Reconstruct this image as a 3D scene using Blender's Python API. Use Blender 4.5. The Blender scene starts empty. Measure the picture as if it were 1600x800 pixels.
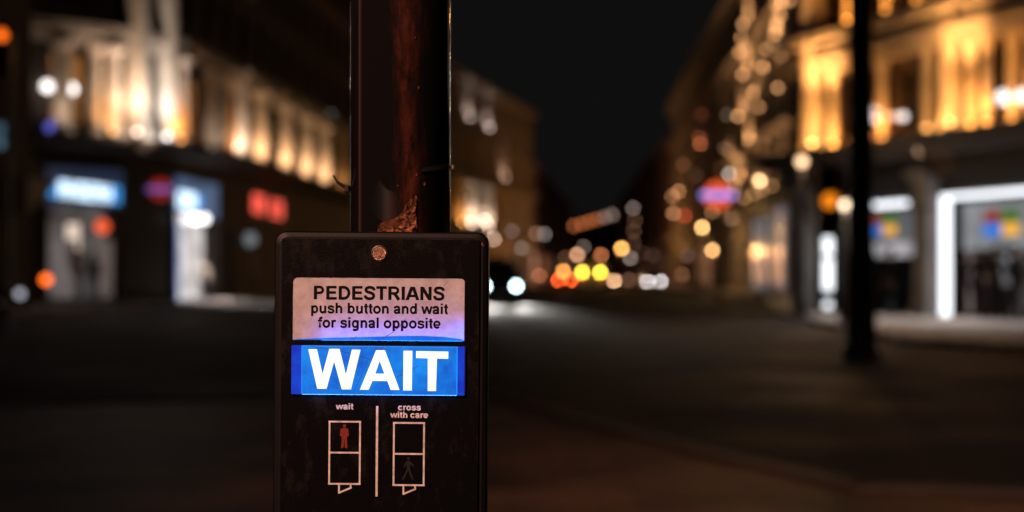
import bpy, bmesh, math, random
from mathutils import Vector, Matrix

random.seed(7)
SC = bpy.context.scene
COL = SC.collection
F = 2222.0            # focal length in pixels of the 1600 px wide photograph (50 mm on 36 mm)
HOR = 432.0           # row of the horizon
HC = 1.1              # camera height

# ------------------------------------------------------------------ camera, night sky, exposure
cam_d = bpy.data.cameras.new('camera')
cam_d.sensor_width = 36.0
cam_d.lens = 50.0
cam_d.shift_y = (HOR - 400) / 1600.0
cam_d.clip_start = 0.05
cam_d.clip_end = 2000
cam_d.dof.use_dof = True
cam_d.dof.focus_distance = 1.13
cam_d.dof.aperture_fstop = 3.7
cam_d.dof.aperture_blades = 9
cam_d.dof.aperture_rotation = math.radians(12)
cam = bpy.data.objects.new('camera', cam_d)
cam.location = (0, 0, HC)
cam.rotation_euler = (math.radians(90), 0, 0)
COL.objects.link(cam)
SC.camera = cam

world = bpy.data.worlds.new('World')
SC.world = world
world.use_nodes = True
bg = world.node_tree.nodes['Background']
bg.inputs[0].default_value = (0.0047, 0.0045, 0.0044, 1)     # night sky over a lit city
bg.inputs[1].default_value = 1.0

SC.view_settings.view_transform = 'Standard'
SC.view_settings.look = 'None'
SC.view_settings.exposure = 0
SC.view_settings.gamma = 1
SC.view_settings.use_curve_mapping = False
SC.render.engine = 'CYCLES'
SC.cycles.use_denoising = True
SC.cycles.use_adaptive_sampling = False
SC.cycles.max_bounces = 5
SC.cycles.diffuse_bounces = 2
SC.cycles.glossy_bounces = 3
SC.cycles.transmission_bounces = 3
SC.cycles.sample_clamp_indirect = 3.0
SC.cycles.caustics_reflective = False
SC.cycles.caustics_refractive = False

# the warm street light over the photographer's shoulder that lights the sign and the paving
kd = bpy.data.lights.new('street_lamp_light', 'SPOT')
kd.color = (1.0, 0.49, 0.35)
kd.energy = 2400
kd.spot_size = math.radians(38)
kd.spot_blend = 1.0
kd.shadow_soft_size = 0.06
key = bpy.data.objects.new('street_lamp_light', kd)
key.location = (-2.5, -3.4, 4.1)
key.rotation_euler = Vector((math.sin(math.radians(22)), math.cos(math.radians(22)), -math.tan(math.radians(26)))).to_track_quat('-Z', 'Y').to_euler()
COL.objects.link(key)

# ------------------------------------------------------------------ helpers
def lin(c):
    return tuple(((v / 255) / 12.92 if v / 255 <= 0.04045 else ((v / 255 + 0.055) / 1.055) ** 2.4) for v in c)

MATS = {}
def mat(name, base, rough=0.6, metallic=0.0, noise=0.0, scale=6.0, bump=0.0, coat=0.0, spec=0.5, rvar=0.0):
    if name in MATS: return MATS[name]
    m = bpy.data.materials.new(name); MATS[name] = m
    m.use_nodes = True
    nt = m.node_tree; p = nt.nodes['Principled BSDF']
    p.inputs['Base Color'].default_value = (*base, 1)
    p.inputs['Roughness'].default_value = rough
    p.inputs['Metallic'].default_value = metallic
    p.inputs['Coat Weight'].default_value = coat
    p.inputs['Specular IOR Level'].default_value = spec
    if noise or bump or rvar:
        tc = nt.nodes.new('ShaderNodeTexCoord')
        n = nt.nodes.new('ShaderNodeTexNoise'); n.inputs['Scale'].default_value = scale; n.inputs['Detail'].default_value = 6
        nt.links.new(tc.outputs['Object'], n.inputs['Vector'])
        if noise:
            r = nt.nodes.new('ShaderNodeMapRange')
            r.inputs['From Min'].default_value = 0.25; r.inputs['From Max'].default_value = 0.75
            r.inputs['To Min'].default_value = 1 - noise; r.inputs['To Max'].default_value = 1 + noise
            nt.links.new(n.outputs['Fac'], r.inputs['Value'])
            mx = nt.nodes.new('ShaderNodeVectorMath'); mx.operation = 'SCALE'
            mx.inputs[0].default_value = base
            nt.links.new(r.outputs[0], mx.inputs['Scale'])
            nt.links.new(mx.outputs[0], p.inputs['Base Color'])
        if rvar:
            r2 = nt.nodes.new('ShaderNodeMapRange')
            r2.inputs['From Min'].default_value = 0.3; r2.inputs['From Max'].default_value = 0.7
            r2.inputs['To Min'].default_value = max(0.03, rough - rvar); r2.inputs['To Max'].default_value = rough + rvar
            nt.links.new(n.outputs['Fac'], r2.inputs['Value'])
            nt.links.new(r2.outputs[0], p.inputs['Roughness'])
        if bump:
            b = nt.nodes.new('ShaderNodeBump'); b.inputs['Strength'].default_value = bump; b.inputs['Distance'].default_value = 0.02
            nt.links.new(n.outputs['Fac'], b.inputs['Height'])
            nt.links.new(b.outputs[0], p.inputs['Normal'])
    return m

def emis(rgb, strength=1.0, var=0.0, scale=2.0):
    """A lit surface; rgb is the sRGB colour seen at strength 1. var: uneven, things standing about inside."""
    key_ = ('e', rgb, round(strength, 3), var, scale)
    if key_ in MATS: return MATS[key_]
    m = bpy.data.materials.new('lit_surface'); MATS[key_] = m
    m.use_nodes = True
    nt = m.node_tree; p = nt.nodes['Principled BSDF']
    p.inputs['Base Color'].default_value = (0.02, 0.02, 0.02, 1)
    p.inputs['Roughness'].default_value = 0.25
    p.inputs['Emission Color'].default_value = (*lin(rgb), 1)
    p.inputs['Emission Strength'].default_value = strength
    if var:
        tc = nt.nodes.new('ShaderNodeTexCoord')
        n = nt.nodes.new('ShaderNodeTexNoise'); n.inputs['Scale'].default_value = scale; n.inputs['Detail'].default_value = 3
        nt.links.new(tc.outputs['Object'], n.inputs['Vector'])
        r = nt.nodes.new('ShaderNodeMapRange')
        r.inputs['From Min'].default_value = 0.3; r.inputs['From Max'].default_value = 0.7
        r.inputs['To Min'].default_value = strength * (1 - var); r.inputs['To Max'].default_value = strength * (1 + var)
        nt.links.new(n.outputs['Fac'], r.inputs['Value'])
        nt.links.new(r.outputs[0], p.inputs['Emission Strength'])
    return m

def link(o, parent=None):
    COL.objects.link(o)
    if parent: o.parent = parent
    return o

def tag(o, label=None, cat=None, group=None, kind=None):
    if label: o['label'] = label
    if cat: o['category'] = cat
    if group: o['group'] = group
    if kind: o['kind'] = kind
    return o

def thing(name, label, cat, loc, rz=0.0, group=None):
    o = bpy.data.objects.new(name, None)
    o.empty_display_size = 0.2
    o.location = loc; o.rotation_euler = (0, 0, rz)
    link(o)
    return tag(o, label, cat, group)

class MB:
    """collects shapes into one mesh; coordinates go through the frame function"""
    def __init__(s, fr=None):
        s.bm = bmesh.new(); s.fr = fr or (lambda p: Vector(p)); s.mi = 0
    def v(s, p): return s.bm.verts.new(s.fr(p))
    def f(s, vs):
        try:
            fc = s.bm.faces.new(vs); fc.material_index = s.mi; return fc
        except ValueError: return None
    def box(s, x0, x1, y0, y1, z0, z1):
        c = [s.v((x, y, z)) for x in (x0, x1) for y in (y0, y1) for z in (z0, z1)]
        for q in ((0, 1, 3, 2), (4, 6, 7, 5), (0, 4, 5, 1), (2, 3, 7, 6), (0, 2, 6, 4), (1, 5, 7, 3)):
            s.f([c[i] for i in q])
        return s
    def lathe(s, prof, c=(0, 0, 0), n=16, axis='z', cap=True):
        rings = []
        for r, h in prof:
            ring = []
            for i in range(n):
                a = 2 * math.pi * i / n
                u, w = r * math.cos(a), r * math.sin(a)
                p = (u, w, h) if axis == 'z' else ((h, u, w) if axis == 'x' else (u, h, w))
                ring.append(s.v((c[0] + p[0], c[1] + p[1], c[2] + p[2])))
            rings.append(ring)
        for a, b in zip(rings, rings[1:]):
            for i in range(n):
                s.f([a[i], a[(i + 1) % n], b[(i + 1) % n], b[i]])
        if cap:
            s.f(rings[0][::-1]); s.f(rings[-1])
        return s
    def sphere(s, c, r, n=14, m=8, sz=1.0):
        prof = [(max(1e-4, r * math.sin(math.pi * k / m)), -r * sz * math.cos(math.pi * k / m)) for k in range(m + 1)]
        return s.lathe(prof, c, n)
    def prism(s, pts, y0, y1):
        """outline in x,z extruded along y"""
        a = [s.v((x, y0, z)) for x, z in pts]; b = [s.v((x, y1, z)) for x, z in pts]
        s.f(a); s.f(b[::-1])
        for i in range(len(pts)):
            j = (i + 1) % len(pts)
            s.f([a[j], a[i], b[i], b[j]])
        return s
    def tube(s, pts, r, n=8):
        pts = [Vector(p) for p in pts]; rings = []
        for i, p in enumerate(pts):
            d = (pts[min(i + 1, len(pts) - 1)] - pts[max(i - 1, 0)]).normalized()
            up = Vector((0, 0, 1)) if abs(d.z) < 0.9 else Vector((1, 0, 0))
            e1 = d.cross(up).normalized(); e2 = d.cross(e1)
            rr = r[i] if isinstance(r, (list, tuple)) else r
            rings.append([s.v(p + (e1 * math.cos(2 * math.pi * k / n) + e2 * math.sin(2 * math.pi * k / n)) * rr) for k in range(n)])
        for a, b in zip(rings, rings[1:]):
            for k in range(n): s.f([a[k], a[(k + 1) % n], b[(k + 1) % n], b[k]])
        s.f(rings[0][::-1]); s.f(rings[-1])
        return s
    def build(s, name, m, parent=None, smooth=False, bevel=0.0, seg=2):
        bmesh.ops.recalc_face_normals(s.bm, faces=s.bm.faces)
        me = bpy.data.meshes.new(name)
        s.bm.to_mesh(me); s.bm.free()
        for k in (m if isinstance(m, (list, tuple)) else [m]): me.materials.append(k)
        if smooth:
            for p in me.polygons: p.use_smooth = True
        o = bpy.data.objects.new(name, me)
        link(o, parent)
        if bevel:
            b = o.modifiers.new('bevel', 'BEVEL'); b.width = bevel; b.segments = seg; b.limit_method = 'ANGLE'; b.angle_limit = math.radians(40)
        return o

def tree_copy(o, parent=None):
    c = o.copy(); COL.objects.link(c)
    if parent: c.parent = parent
    for ch in list(o.children): tree_copy(ch, c)
    return c

def at(px, py, D):            # a point of the place that the photo shows at pixel px, py, D metres away
    return Vector(((px - 800) / F * D, D, HC + (HOR - py) / F * D))

def lamp_strength(r, D, target=1.0, disc=26.0):
    size = 2 * r * F / D
    return target * max(1.0, (disc / size) ** 2)

# ------------------------------------------------------------------ materials
M = {}
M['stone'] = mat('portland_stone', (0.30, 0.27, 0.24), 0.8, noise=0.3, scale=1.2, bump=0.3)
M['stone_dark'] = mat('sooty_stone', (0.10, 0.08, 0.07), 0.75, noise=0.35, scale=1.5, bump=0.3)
M['shaded_wall'] = mat('shade_darkened_wall', (0.048, 0.037, 0.03), 0.85, noise=0.4, scale=0.9, bump=0.3)  # shade between the columns put into a darker wall colour
M['lightened_stone'] = mat('lightened_column_stone', (0.46, 0.41, 0.35), 0.75, noise=0.2, scale=2, bump=0.2)  # column stone lightened so the uplit shafts stand out from the wall
M['brick'] = mat('red_brown_stone', (0.24, 0.15, 0.11), 0.8, noise=0.3, scale=1.5, bump=0.3)
M['shop_dark'] = mat('dark_shopfront', (0.02, 0.014, 0.011), 0.65, noise=0.3, scale=3)
M['glass_dark'] = mat('dark_window_glass', (0.012, 0.013, 0.016), 0.08)
M['frame'] = mat('dark_window_frame', (0.05, 0.045, 0.04), 0.5)
M['roof'] = mat('slate_roof', (0.05, 0.05, 0.055), 0.7, noise=0.3, scale=4)
M['black_paint'] = mat('black_paint', (0.012, 0.012, 0.012), 0.35, coat=0.3)
M['rubber'] = mat('rubber', (0.015, 0.015, 0.015), 0.8)
M['steel'] = mat('bright_steel', (0.5, 0.5, 0.5), 0.3, metallic=1)
M['lamp_post'] = mat('lamp_post_paint', (0.02, 0.02, 0.02), 0.4)

# ------------------------------------------------------------------ ground
def road_mat():
    m = bpy.data.materials.new('asphalt'); m.use_nodes = True
    nt = m.node_tree; p = nt.nodes['Principled BSDF']
    tc = nt.nodes.new('ShaderNodeTexCoord')
    n1 = nt.nodes.new('ShaderNodeTexNoise'); n1.inputs['Scale'].default_value = 0.5; n1.inputs['Detail'].default_value = 8
    n2 = nt.nodes.new('ShaderNodeTexNoise'); n2.inputs['Scale'].default_value = 60; n2.inputs['Detail'].default_value = 4
    for n in (n1, n2): nt.links.new(tc.outputs['Object'], n.inputs['Vector'])
    cr = nt.nodes.new('ShaderNodeValToRGB')
    cr.color_ramp.elements[0].position = 0.3; cr.color_ramp.elements[0].color = (0.008, 0.0075, 0.007, 1)
    cr.color_ramp.elements[1].position = 0.7; cr.color_ramp.elements[1].color = (0.022, 0.0205, 0.0195, 1)
    nt.links.new(n1.outputs['Fac'], cr.inputs['Fac']); nt.links.new(cr.outputs[0], p.inputs['Base Color'])
    r = nt.nodes.new('ShaderNodeMapRange'); r.inputs['From Min'].default_value = 0.35; r.inputs['From Max'].default_value = 0.65
    r.inputs['To Min'].default_value = 0.66; r.inputs['To Max'].default_value = 0.95
    nt.links.new(n1.outputs['Fac'], r.inputs['Value']); nt.links.new(r.outputs[0], p.inputs['Roughness'])
    b = nt.nodes.new('ShaderNodeBump'); b.inputs['Strength'].default_value = 0.5; b.inputs['Distance'].default_value = 0.01
    nt.links.new(n2.outputs['Fac'], b.inputs['Height']); nt.links.new(b.outputs[0], p.inputs['Normal'])
    p.inputs['Specular IOR Level'].default_value = 0.14
    return m

def paving_mat(name, base, sx, sy, joint=0.35):
    m = bpy.data.materials.new(name); m.use_nodes = True
    nt = m.node_tree; p = nt.nodes['Principled BSDF']
    tc = nt.nodes.new('ShaderNodeTexCoord')
    br = nt.nodes.new('ShaderNodeTexBrick')
    br.inputs['Scale'].default_value = 1.0
    br.inputs['Brick Width'].default_value = sx; br.inputs['Row Height'].default_value = sy
    br.inputs['Mortar Size'].default_value = 0.008
    br.inputs['Color1'].default_value = (*[c * 0.85 for c in base], 1)
    br.inputs['Color2'].default_value = (*[c * 1.15 for c in base], 1)
    br.inputs['Mortar'].default_value = (*[c * joint for c in base], 1)
    nt.links.new(tc.outputs['Object'], br.inputs['Vector'])
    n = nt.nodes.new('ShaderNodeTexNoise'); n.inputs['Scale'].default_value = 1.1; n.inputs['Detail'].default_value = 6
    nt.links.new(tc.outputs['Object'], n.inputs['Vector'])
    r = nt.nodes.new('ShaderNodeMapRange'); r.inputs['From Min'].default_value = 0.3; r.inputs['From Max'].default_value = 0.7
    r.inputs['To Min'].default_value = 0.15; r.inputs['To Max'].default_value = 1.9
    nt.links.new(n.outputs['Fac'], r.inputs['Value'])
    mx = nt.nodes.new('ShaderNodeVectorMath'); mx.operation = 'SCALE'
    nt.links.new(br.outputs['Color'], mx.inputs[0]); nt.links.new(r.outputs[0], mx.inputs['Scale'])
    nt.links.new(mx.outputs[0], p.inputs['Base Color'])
    p.inputs['Roughness'].default_value = 0.65
    return m

def sheet(name, pts, z, m, kerb=0.0, km=None):
    b = MB()
    top = [b.v((x, y, z)) for x, y in pts]
    b.f(top)
    if kerb:
        bot = [b.v((x, y, z - kerb)) for x, y in pts]
        for i in range(len(pts)):
            j = (i + 1) % len(pts); b.f([top[j], top[i], bot[i], bot[j]])
    o = b.build(name, m)
    return tag(o, kind='structure')

sheet('road', [(-160, -30), (160, -30), (260, 520), (-260, 520)], 0.0, road_mat())
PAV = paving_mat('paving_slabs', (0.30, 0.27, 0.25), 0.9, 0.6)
KERB = mat('granite_kerb', (0.06, 0.05, 0.045), 0.7, noise=0.2, scale=8)
def ground(px, py):
    D = HC * F / (py - HOR); return ((px - 800) / F * D, D)
# the pavement the photographer stands on: its kerb runs off to the lower right
near_edge = [(-14.0, 9.5), (-4.0, 12.2), (-0.3, 13.2), (0.45, 10.8), (1.15, 8.7), (1.75, 7.3), (4.5, 6.6), (14, 6.2)]
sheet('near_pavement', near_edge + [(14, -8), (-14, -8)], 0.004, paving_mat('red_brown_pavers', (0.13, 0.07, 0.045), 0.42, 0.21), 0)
for i, (a, b_) in enumerate(zip(near_edge, near_edge[1:])):
    pass
kb = MB()
for a, b_ in zip(near_edge, near_edge[1:]):
    d = Vector((b_[0] - a[0], b_[1] - a[1], 0)); n = Vector((-d.y, d.x, 0)).normalized() * 0.15
    q = [Vector((a[0], a[1], 0)), Vector((b_[0], b_[1], 0)), Vector((b_[0], b_[1], 0)) + n, Vector((a[0], a[1], 0)) + n]
    lo = [kb.v((p.x, p.y, 0.001)) for p in q]; hi = [kb.v((p.x, p.y, 0.03)) for p in q]
    kb.f(hi); kb.f(lo[::-1])
    for i in range(4): kb.f([lo[i], lo[(i + 1) % 4], hi[(i + 1) % 4], hi[i]])
tag(kb.build('kerb', KERB), kind='structure')

# ------------------------------------------------------------------ facades
class Facade:
    """one straight stretch of wall seen between pixel columns a and b at distances Da, Db"""
    def __init__(s, root, a, Da, b, Db):
        s.A = Vector(((a - 800) / F * Da, Da, 0)); s.B = Vector(((b - 800) / F * Db, Db, 0))
        s.len = (s.B - s.A).length; s.u = (s.B - s.A) / s.len
        s.n = Vector((s.u.y, -s.u.x, 0))
        if s.n.dot(-s.A) < 0: s.n = -s.n
        s.root = root; s.o = Vector(root.location); s.a, s.b = a, b
    def w(s, p):              # along, outward, up -> world
        return s.A + s.u * p[0] + s.n * p[1] + Vector((0, 0, p[2]))
    def fr(s, p): return s.w(p) - s.o
    def mb(s): return MB(s.fr)
    def hit(s, px, out=0.0):  # where the view through pixel column px meets the wall (moved out by so much)
        k = (px - 800) / F
        A = s.A + s.n * out
        t = (k * A.y - A.x) / (s.u.x - k * s.u.y)
        return t, (A + s.u * t).y
    def z(s, py, D): return HC + (HOR - py) / F * D
    def wall(s, z0, z1, holes, m, thick=0.45, name='wall', body=6.0, bm=None):
        b = s.mb()
        xs = sorted({0.0, s.len, *[max(0, min(s.len, h[i])) for h in holes for i in (0, 1)]})
        zs = sorted({z0, z1, *[max(z0, min(z1, h[i])) for h in holes for i in (2, 3)]})
        for x0, x1 in zip(xs, xs[1:]):
            if x1 - x0 < 1e-4: continue
            run = None
            for za, zb in zip(zs, zs[1:]):
                if zb - za < 1e-4: continue
                cx, cz = (x0 + x1) / 2, (za + zb) / 2
                hole = any(h[0] < cx < h[1] and h[2] < cz < h[3] for h in holes)
                if not hole:
                    run = (run[0], zb) if run else (za, zb)
                if (hole or zb == zs[-1]) and run:
                    b.box(x0, x1, -thick, 0, run[0], run[1]); run = None
        o = b.build(name, m, s.root)
        return o
    def window(s, x0, x1, z0, z1, glass, recess=0.28, bars=(1, 1), name='window', fm=None):
        b = s.mb(); t = 0.07
        b.box(x0, x0 + t, -recess - .06, -recess + .02, z0, z1); b.box(x1 - t, x1, -recess - .06, -recess + .02, z0, z1)
        b.box(x0 + t, x1 - t, -recess - .06, -recess + .02, z1 - t, z1); b.box(x0 + t, x1 - t, -recess - .06, -recess + .02, z0, z0 + t)
        for i in range(1, bars[0] + 1):
            x = x0 + (x1 - x0) * i / (bars[0] + 1); b.box(x - .025, x + .025, -recess - .055, -recess + .015, z0 + t, z1 - t)
        for i in range(1, bars[1] + 1):
            z = z0 + (z1 - z0) * i / (bars[1] + 1); b.box(x0 + t, x1 - t, -recess - .05, -recess + .01, z - .025, z + .025)
        wdw = b.build(name, fm or M['frame'], s.root)
        g = s.mb(); g.box(x0 + .001, x1 - .001, -recess - .1, -recess - .062, z0 + .001, z1 - .001)
        g.build('pane', glass, wdw)
        return wdw
    def band(s, z0, z1, out, m, name='cornice', x0=0.0, x1=None, steps=2):
        b = s.mb(); x1 = s.len if x1 is None else x1
        for k in range(steps):
            f0, f1 = k / steps, (k + 1) / steps
            b.box(x0, x1, 0.003, out * (0.45 + 0.55 * (k + 1) / steps), z0 + (z1 - z0) * f0, z0 + (z1 - z0) * f1)
        return b.build(name, m, s.root)
    def column(s, x, z0, z1, r, m, out=None, name='column', n=16):
        out = r + 0.06 if out is None else out
        h = z1 - z0
        b = s.mb()
        b.lathe([(r * 1.35, z0 + .002), (r * 1.35, z0 + .16), (r * 1.12, z0 + .2), (r * 1.12, z0 + .32), (r, z0 + .36), (r, z0 + h * .4), (r * .86, z1 - .5), (r * .95, z1 - .45),
                 (r * .9, z1 - .4), (r * 1.25, z1 - .14), (r * 1.4, z1 - .13), (r * 1.4, z1 - .002)], (x, out, 0), n)
        return b.build(name, m, s.root, smooth=False)
    def uplight(s, x, z, out, rgb, watt, lens_target=1.0, r=0.1, size=70, D=60, tilt=0.12, lens=True, aim=None, flood=0):
        b = s.mb()
        b.box(x - .14, x + .14, out - .1, out + .1, z + .002, z + .1)
        o = b.build('uplight', M['frame'], s.root)
        if lens:
            g = s.mb(); g.sphere((x, out, z + .1 + r * .7), r, 10, 6)
            g.build('lens', emis(rgb, lamp_strength(r, D, lens_target)), o)
        if watt:
            ld = bpy.data.lights.new('uplight_light', 'SPOT')
            ld.color = lin(rgb); ld.energy = watt; ld.spot_size = math.radians(size); ld.spot_blend = 1.0; ld.shadow_soft_size = 0.05
            lo = bpy.data.objects.new('uplight_light', ld); link(lo, s.root)
            p = s.w((x, out, z + .12 + 2 * r)); q = s.w(aim) if aim else s.w((x, out - tilt * 4, z + 4))
            lo.location = p - s.o
            lo.rotation_euler = (q - p).to_track_quat('-Z', 'Y').to_euler()
        if flood:
            ld = bpy.data.lights.new('uplight_flood', 'POINT'); ld.color = lin(rgb); ld.energy = flood; ld.shadow_soft_size = .06
            lo = bpy.data.objects.new('uplight_flood', ld); link(lo, s.root); lo.location = s.w((x, out, z + .2 + 2 * r)) - s.o
        return o
    def foot_light(s, x, r, z, rgb, watt, tgt, D, gap=.4, size=110, lr=.1, reach=2.6, flood=0):
        """uplight on the ledge in front of a column, on the side the street sees"""
        out = r + .08
        c = s.w((x, out, 0)); d = Vector((-c.x, -c.y, 0)).normalized() * (r * 1.4 + gap)
        q = c + d - s.A
        return s.uplight(q.dot(s.u), z, max(.2, q.dot(s.n)), rgb, watt, tgt, r=lr, size=size, D=D, aim=(x, out, z + reach), flood=flood)

def building(name, label, px, D):
    p = at(px, HOR, D); p.z = 0
    return thing(name, label, 'building', p)

WARM = (255, 176, 96); AMBER = (255, 160, 66); PALE = (255, 222, 196); WHITE = (250, 244, 240)

# ---- far left: dark building whose corner the photo cuts off
lb0 = building('dark_building', 'dark unlit stone building cut off by the left edge, beside the blue shop', -20, 44)
f = Facade(lb0, -260, 38, 50, 45.5)
xa, _ = f.hit(-14); xb, _ = f.hit(26)
holes = [(xa, xb, f.z(232, 44), f.z(186, 44))]
x2a, _ = f.hit(-150); x2b, _ = f.hit(-100); holes.append((x2a, x2b, f.z(232, 44), f.z(150, 44)))
f.wall(0, 17, holes, M['stone_dark'])
f.window(*holes[0], emis((88, 122, 140), 0.75, 0.5, 1.5)); f.window(*holes[1], M['glass_dark'])
f.band(4.3, 4.8, .4, M['stone_dark']); f.band(16.6, 17.2, .6, M['stone_dark'], 'parapet')
b = f.mb(); b.box(0.5, f.len, -8, -.46, 0.0, 16.9); b.build('rear_block', M['stone_dark'], lb0)
b = f.mb(); x0, _ = f.hit(-10); x1, _ = f.hit(36)
b.prism([(x0, 4.15), (x1, 4.15), (x1, 4.0), (x0, 3.0)], .05, 1.3)
b.build('awning', mat('pale_canvas', (0.5, 0.48, 0.46), 0.9), lb0)

# ---- left corner building
lb1 = building('corner_building', 'pale stone corner building with uplit columns above the blue lit shop signs', 200, 54)
segs = [Facade(lb1, 30, 51.5, 190, 54.2), Facade(lb1, 190, 54.2, 276, 57), Facade(lb1, 276, 57, 392, 67.5)]
def seg_for(ss, px):
    for f_ in ss:
        if f_.a <= px <= f_.b: return f_
    return ss[-1]
ZG, ZE, ZT = 6.2, 9.75, 21.0
wins1 = [(80, 103, 'amber1'), (115, 136, 'amber2'), (141, 166, 'amber2'), (290, 318, 'amberd'), (334, 341, 'dim'), (350, 360, 'dim')]
lit = {'amber1': emis((176, 118, 70), .9, .5, .8), 'amber2': emis((160, 104, 50), 1.0, .55, .7), 'amberd': emis((130, 84, 48), .8, .5, 1.0), 'dim': emis((60, 46, 36), .6, .5)}
shopw = {0: [(76, 190 - 2, 0.25, 4.45)], 1: [(264, 275.5, .1, 4.6)], 2: [(277, 341, .1, 4.6), (352, 362, .3, 3.0)]}
for k, f in enumerate(segs):
    holes, wd = [], []
    for (pa, pb, key_) in wins1:
        if f.a <= pa and pb <= f.b:
            h = (f.hit(pa)[0], f.hit(pb)[0], ZG + .55, ZE - .35); holes.append(h); wd.append((h, lit[key_], (1, 1)))
    # upper storeys, dark sash windows
    nb = max(1, int(f.len / 2.6))
    for fl in range(3):
        z0 = ZE + 1.6 + fl * 3.2
        for i in range(nb):
            x = (i + .5) * f.len / nb
            h = (x - .55, x + .55, z0, z0 + 1.9); holes.append(h); wd.append((h, M['glass_dark'], (0, 1)))
    sh = []
    for (pa, pb, z0, z1) in shopw[k]:
        h = (max(.02, f.hit(pa)[0]), min(f.len - .02, f.hit(pb)[0]), z0, z1); sh.append(h)
    f.wall(ZG, ZT, holes, M['shaded_wall'])
    f.wall(0, ZG, sh, M['shop_dark'], name='shopfront')
    for h, g, bars in wd: f.window(*h, g, bars=bars)
    f.band(ZG - .35, ZG + .05, 1.75, M['stone_dark'])
    f.band(ZE, ZE + .7, .8, M['stone'], 'entablature')
    f.band(ZE + 4.3, ZE + 4.6, .4, M['stone'], 'string_course')
    f.band(ZT - .5, ZT + .3, .7, M['stone'], 'parapet')
    b = f.mb(); b.box(0.05, f.len - .05, -5, -1.6, 0, ZT - .3); b.build('rear_block', M['stone_dark'], lb1)
    f.sh = sh
def column_row(ss, items, zg, rows_w=1.0):
    for (px, z1, r, rgb, watt, tgt, outx) in items:
        f_ = seg_for(ss, px); x, D = f_.hit(px, r + .1)
        f_.column(x, zg + .05, z1, r, M['lightened_stone'], out=r + .08)
        if watt or tgt:
            f_.foot_light(x, r, zg + .05, rgb, watt * (.95 if z1 > 12 else 1.3), tgt * .6, D, flood=watt * .1 if z1 > 12 else 0, gap=1.0 if z1 > 12 else .75, size=100 if z1 > 12 else 125, reach=2.3 if z1 < 12 else 5)
column_row(segs, [
    (97, ZE, .34, PALE, 60, 0, .1), (150, ZE, .25, WARM, 0, 0, .1), (177, ZE, .34, WARM, 150, .6, .1),
    (215, ZT - .5, .46, PALE, 900, .8, .05), (262, ZT - .5, .44, WHITE, 700, .9, .05),
    (284, ZE, .3, AMBER, 170, .5, .1), (330, ZE, .3, PALE, 34, .35, .1), (347, ZE, .3, PALE, 34, .35, .1),
    (362, ZE, .28, AMBER, 110, .35, .1), (377, ZE + .7, .36, PALE, 260, .8, .1)], ZG)
# shop insides (left)
f = segs[0]; h = f.sh[0]
def shop_inside(f, h, root, back, floor_m, depth=1.3, lamp=None):
    b = f.mb(); b.box(h[0], h[1], -depth - .1, -depth, h[2], h[3]); b.build('shop_back_wall', back, root)
    b = f.mb(); b.box(h[0], h[1], -depth, -.46, h[2] - .06, h[2] - .01); b.build('shop_floor', floor_m, root)
FLOOR = mat('shop_floor', (0.3, 0.28, 0.26), 0.4)
shop_inside(f, h, lb1, emis((112, 106, 104), .42, .8, 1.6), FLOOR)
for h in segs[2].sh[:1] : shop_inside(segs[2], h, lb1, emis((200, 194, 192), 1.15, .5, 1.0), FLOOR, .7)
b = segs[2].mb(); h = (segs[2].hit(278)[0], segs[2].hit(287)[0], .15, 3.3); b.box(h[0], h[1], -.3, -.2, h[2], h[3]); b.build('blue_panel', emis((54, 112, 200), 1.3, .2, 1.5), lb1)
shop_inside(segs[2], segs[2].sh[1], lb1, emis((90, 56, 46), .5, .5, 1.6), FLOOR, .8)
shop_inside(segs[1], segs[1].sh[0], lb1, emis((60, 110, 190), 1.3, .2, 1.6), FLOOR, .48)

# ---- left second building
lb2 = building('terrace_building', 'brown stone building with four warm uplit columns behind the signal pole', 470, 78)
s2 = [Facade(lb2, 392.5, 67.8, 556, 96)]
f = s2[0]; holes, wd = [], []
for pa, pb in ((417, 437), (456, 471), (488, 500), (514, 525)):
    h = (f.hit(pa)[0] - .15, f.hit(pb)[0] + .15, 6.5, 9.75); holes.append(h); wd.append((h, M['glass_dark']))
for fl in range(4):
    for i in range(9):
        x = 1.6 + i * (f.len - 3.2) / 8; h = (x - .6, x + .6, 11.4 + fl * 3.1, 13.3 + fl * 3.1); holes.append(h); wd.append((h, M['glass_dark']))
f.wall(6.2, 24, holes, M['shaded_wall'])
sh = [(f.hit(394)[0] + .05, f.hit(406)[0], .6, 2.5), (f.hit(450)[0], f.hit(480)[0], .3, 3.4), (f.hit(505)[0], f.hit(530)[0], .3, 3.4)]
f.wall(0, 6.2, sh, M['shop_dark'], name='shopfront')
for h, g in wd: f.window(*h, g, bars=(0, 1))
f.band(5.85, 6.25, 1.6, M['stone_dark']); f.band(9.9, 10.6, .8, M['stone'], 'entablature'); f.band(23.6, 24.3, .7, M['brick'], 'parapet'); f.band(16.8, 17.2, .5, M['brick'], 'string_course')
b = f.mb(); b.box(0.05, f.len - .05, -6, -1.5, 0, 23.7); b.build('rear_block', M['brick'], lb2)
shop_inside(f, sh[0], lb2, emis((206, 156, 136), 1.1, .4, 1.2), FLOOR, .5)
for h in sh[1:]: shop_inside(f, h, lb2, emis((70, 50, 40), .5, .6, 1.2), FLOOR)
CREAM = (255, 198, 146)
column_row(s2, [(408, 9.9, .42, CREAM, 280, 1.0, .1), (447, 9.9, .42, CREAM, 280, 1.0, .1), (480, 9.9, .42, CREAM, 280, 1.05, .1), (508, 9.9, .42, CREAM, 280, .9, .1), (536, 9.9, .36, WARM, 60, .2, .1)], 6.2)

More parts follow.
